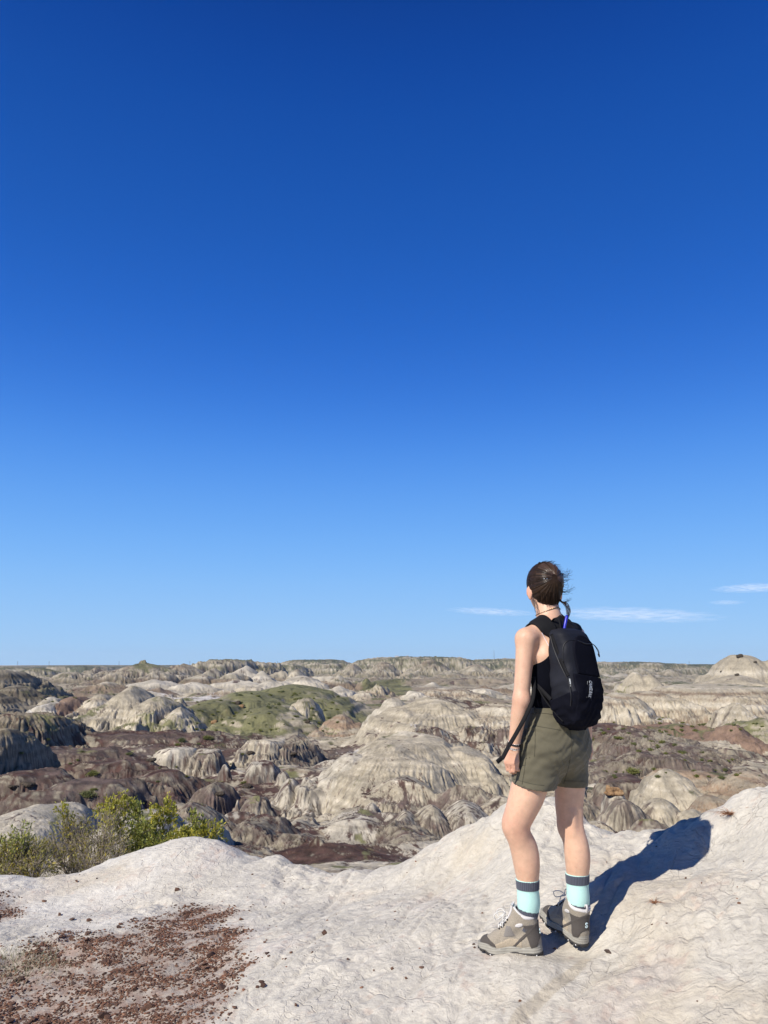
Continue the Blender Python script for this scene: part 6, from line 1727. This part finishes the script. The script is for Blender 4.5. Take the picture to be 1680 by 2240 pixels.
def build_far_structures():
    steel = simple('galvanised_steel', (.16, .17, .18), .6, .1)
    def pylon(u, vb, vt, D, lab, mast=False):
        b = P(u, vb, D); H = max(8.0, P(u, vt, D)[2] - b[2])
        root = tag(empty('radio_mast' if mast else 'power_pylon', b - np.array([0, 0, 6])), lab, 'mast' if mast else 'pylon', None if mast else 'power pylons on the far horizon')
        a = Acc(); w = H * (.02 if mast else .07)
        for sx, sy in ((-1, -1), (1, -1), (1, 1), (-1, 1)):
            V, F = tube(np.array([[sx * w, sy * w, 0], [sx * w * .25, sy * w * .25, H + 6]]), [.16, .12], 4); a.add(V, F)
        n = 7
        for i in range(n):
            z0, z1 = (H + 6) * i / n, (H + 6) * (i + 1) / n; w0, w1 = w * (1 - .75 * i / n), w * (1 - .75 * (i + 1) / n)
            for sx in (-1, 1):
                for sy in (-1, 1):
                    V, F = tube(np.array([[sx * w0, sy * w0, z0], [-sx * w1, sy * w1, z1]]), [.08, .08], 3); a.add(V, F)
        obj('lattice', a.mesh('lattice', steel, False), root)
        if not mast:
            for k in (.72, .84, .96):
                V, F = tube(np.array([[-H * .17, 0, H * k + 6 * k], [H * .17, 0, H * k + 6 * k]]), [.14, .14], 4)
                obj('crossarm', mesh_fix('crossarm', V, F, np.ones((len(V), 3)), False, steel), root)
    for u, lab in ((38, 'leftmost pylon on the prairie skyline, near the left border'), (107, 'second pylon from the left on the skyline'), (260, 'pylon on the skyline left of the capped butte'),
                   (415, 'pylon on the skyline right of the capped butte'), (607, 'pylon on the skyline above the dark rounded hills'), (1508, 'pylon on the skyline between the backpack and the big dome')):
        pylon(u, 1456, 1446, 3300, lab)
    pylon(1081, 1443, 1422, 2100, 'tall thin mast on the mesa skyline left of the hiker', True)
    wall = simple('white_siding', (.75, .74, .72), .6, .05); roof = simple('grey_roof', (.35, .35, .36), .5, .1)
    for u, w, lab in ((868, 9, 'larger white farm shed on top of the mesa'), (891, 5, 'smaller white farm shed on top of the mesa')):
        x = P(u, 1437, 1760)[0]; z = tz(x, 1760.0)
        root = tag(empty('farm_shed', (x, 1760.0, z - .3)), lab, 'shed', 'white sheds on the mesa')
        L, D_, H = w * 1.0, w * .6, 3.2
        V = np.array([[-L / 2, -D_ / 2, 0], [L / 2, -D_ / 2, 0], [L / 2, D_ / 2, 0], [-L / 2, D_ / 2, 0], [-L / 2, -D_ / 2, H], [L / 2, -D_ / 2, H], [L / 2, D_ / 2, H], [-L / 2, D_ / 2, H]])
        obj('wall', mesh_data('wall', V, [[0, 1, 5, 4], [1, 2, 6, 5], [2, 3, 7, 6], [3, 0, 4, 7]], None, False, wall), root)
        e = .3; T = H + 1.4
        V = np.array([[-L / 2 - e, -D_ / 2 - e, H - .1], [L / 2 + e, -D_ / 2 - e, H - .1], [L / 2 + e, 0, T], [-L / 2 - e, 0, T], [-L / 2 - e, D_ / 2 + e, H - .1], [L / 2 + e, D_ / 2 + e, H - .1]])
        obj('roof', mesh_data('roof', V, [[0, 1, 2, 3], [3, 2, 5, 4]], None, False, roof), root)

def build_clouds():
    def cloud(u, v, wpx, hpx, D, dens, lab, tilt=0.0, seed=0):
        c = P(u, v, D); a = wpx / FPX * D / 2; h = hpx / FPX * D / 2
        E = Field([-1.05] * 3, [1.05] * 3, .14); E.ell([0, 0, 0], [1, 1, 1], k=0); V, F = E.mesh(1)
        V = V / np.linalg.norm(V, axis=1, keepdims=True) * np.array([a, a * .5, h])
        m = bpy.data.materials.new('cloud_vapour'); m.use_nodes = True; nt = m.node_tree; nt.nodes.remove(nt.nodes['Principled BSDF'])
        pv = nt.nodes.new('ShaderNodeVolumePrincipled'); pv.inputs['Color'].default_value = (1, 1, 1, 1); pv.inputs['Anisotropy'].default_value = .0
        tc = nt.nodes.new('ShaderNodeTexCoord'); mp = nt.nodes.new('ShaderNodeMapping'); mp.inputs['Scale'].default_value = (6.0, 2.0, 4.5); mp.inputs['Location'].default_value = (seed * 3.1, 0, 0)
        no = nt.nodes.new('ShaderNodeTexNoise'); no.inputs['Scale'].default_value = 2.2; no.inputs['Detail'].default_value = 8; no.inputs['Roughness'].default_value = .6
        nt.links.new(tc.outputs['Generated'], mp.inputs[0]); nt.links.new(mp.outputs[0], no.inputs['Vector'])
        sub = nt.nodes.new('ShaderNodeVectorMath'); sub.operation = 'SUBTRACT'; sub.inputs[1].default_value = (.5, .5, .5); nt.links.new(tc.outputs['Generated'], sub.inputs[0])
        ln = nt.nodes.new('ShaderNodeVectorMath'); ln.operation = 'LENGTH'; nt.links.new(sub.outputs[0], ln.inputs[0])
        fall = nt.nodes.new('ShaderNodeMapRange'); fall.inputs[1].default_value = .5; fall.inputs[2].default_value = .08; nt.links.new(ln.outputs['Value'], fall.inputs[0])
        nr = nt.nodes.new('ShaderNodeMapRange'); nr.inputs[1].default_value = .44; nr.inputs[2].default_value = .66; nt.links.new(no.outputs['Fac'], nr.inputs[0])
        mu = nt.nodes.new('ShaderNodeMath'); mu.operation = 'MULTIPLY'; nt.links.new(fall.outputs[0], mu.inputs[0]); nt.links.new(nr.outputs[0], mu.inputs[1])
        m2 = nt.nodes.new('ShaderNodeMath'); m2.operation = 'MULTIPLY'; m2.inputs[1].default_value = dens / (a * .5); nt.links.new(mu.outputs[0], m2.inputs[0])
        nt.links.new(m2.outputs[0], pv.inputs['Density']); nt.links.new(pv.outputs[0], nt.nodes['Material Output'].inputs['Volume'])
        o = obj('cloud', mesh_data('cloud', V, F, None, True, m)); o.location = c; o.rotation_euler = (0, tilt, 0)
        tag(o, lab, 'cloud', 'thin clouds low over the horizon')
    D = 9500
    cloud(1385, 1345, 420, 34, D, 2.6, 'long thin white cloud streak right of the hiker above the backpack', .035, 1)
    cloud(1075, 1338, 210, 18, D, 2.0, 'short faint cloud streak left of the hiker at neck height', .05, 2)
    cloud(1650, 1286, 200, 22, D, 2.4, 'small white cloud streak at the right border', -.03, 3)
    cloud(1590, 1318, 90, 12, D, 1.2, 'faintest wisp of cloud below the streak at the right border', .0, 4)

def build_tufts():
    r = np.random.default_rng(77)
    t = NT('dry_grass'); m = t.out(t.col(), None, .8, Specular_IOR_Level=.1)
    a = Acc()
    for u, v, n, rad in ((62, 2092, 420, .13), (20, 2120, 300, .12), (110, 2110, 160, .1), (5, 2100, 200, .1)):
        x, y = to_plan([(u, v)])[0]
        for _ in range(n):
            px, py = x + r.normal() * rad, y + r.normal() * rad * .8; z = kz1(px, py) if _ % 8 == 0 else z if _ else kz1(px, py)
            h = r.uniform(.008, .035); d = r.normal(size=2) * .6
            p = np.array([px, py, z - .004]); q = p + np.array([d[0] * h, d[1] * h, h]); w = np.array([.0011, .0004, 0])
            a.add(np.array([p - w, p + w, q + w * .3, q - w * .3]), [[0, 1, 2, 3]], np.array([.20, .21, .13]) * r.uniform(.6, 1.3) if r.random() < .6 else np.array([.42, .36, .25]) * r.uniform(.7, 1.2))
    o = obj('grass', a.mesh('grass', m, False)); tag(o, 'sparse grey green grass among the rusty gravel at the left border', 'grass', kind='stuff')
    for u, v, rad, n, lab in ((1600, 1786, .05, 150, 'small reddish dry plant on the brow of the knoll at right'), (1433, 1997, .022, 60, 'tiny dry tuft in a pit of the clay right of the shadow')):
        x, y = to_plan([(u, v)])[0]; z = kz1(x, y); base = np.array([x, y, z]); a = Acc()
        for _ in range(n):
            d = np.array([r.normal(), r.normal() * .8, abs(r.normal()) * .35]); s = rad * r.uniform(.4, 1.2)
            p0 = d * rad * .1; V, F = tube(smoothpath([p0, p0 + d * s * .5 + [0, 0, .006], p0 + d * s], 5), np.linspace(.0011, .0005, 5), 3, False)
            a.add(V, F, np.array([.26, .13, .075]) * r.uniform(.6, 1.4))
        o = obj('dry_plant', a.mesh('dry_plant', m, False)); o.location = base; tag(o, lab, 'dry plant')

def build_haze():
    V = np.array([[x, y, z] for z in (-45, 60) for y in (-4700, 4700) for x in (-4700, 4700)], float)
    F = [[0, 2, 3, 1], [4, 5, 7, 6], [0, 1, 5, 4], [2, 6, 7, 3], [0, 4, 6, 2], [1, 3, 7, 5]]
    m = bpy.data.materials.new('haze_air'); m.use_nodes = True; nt = m.node_tree; nt.nodes.remove(nt.nodes['Principled BSDF'])
    pv = nt.nodes.new('ShaderNodeVolumePrincipled'); pv.inputs['Color'].default_value = (.80, .88, 1, 1); pv.inputs['Density'].default_value = 5e-5; pv.inputs['Anisotropy'].default_value = 0.2
    nt.links.new(pv.outputs[0], nt.nodes['Material Output'].inputs['Volume'])
    tag(obj('haze', mesh_data('haze', V, F, None, False, m)), 'thin dry summer air over the badlands', 'haze', kind='stuff')
terrain, tz = build_terrain(1.0)
build_knoll(); build_stones(); build_shrubs(); build_sage(); build_rocks(); build_far_structures(); build_clouds(); build_tufts()
person, bt_, tt_, ss_ = build_person()
build_backpack([bt_, tt_])
build_haze()
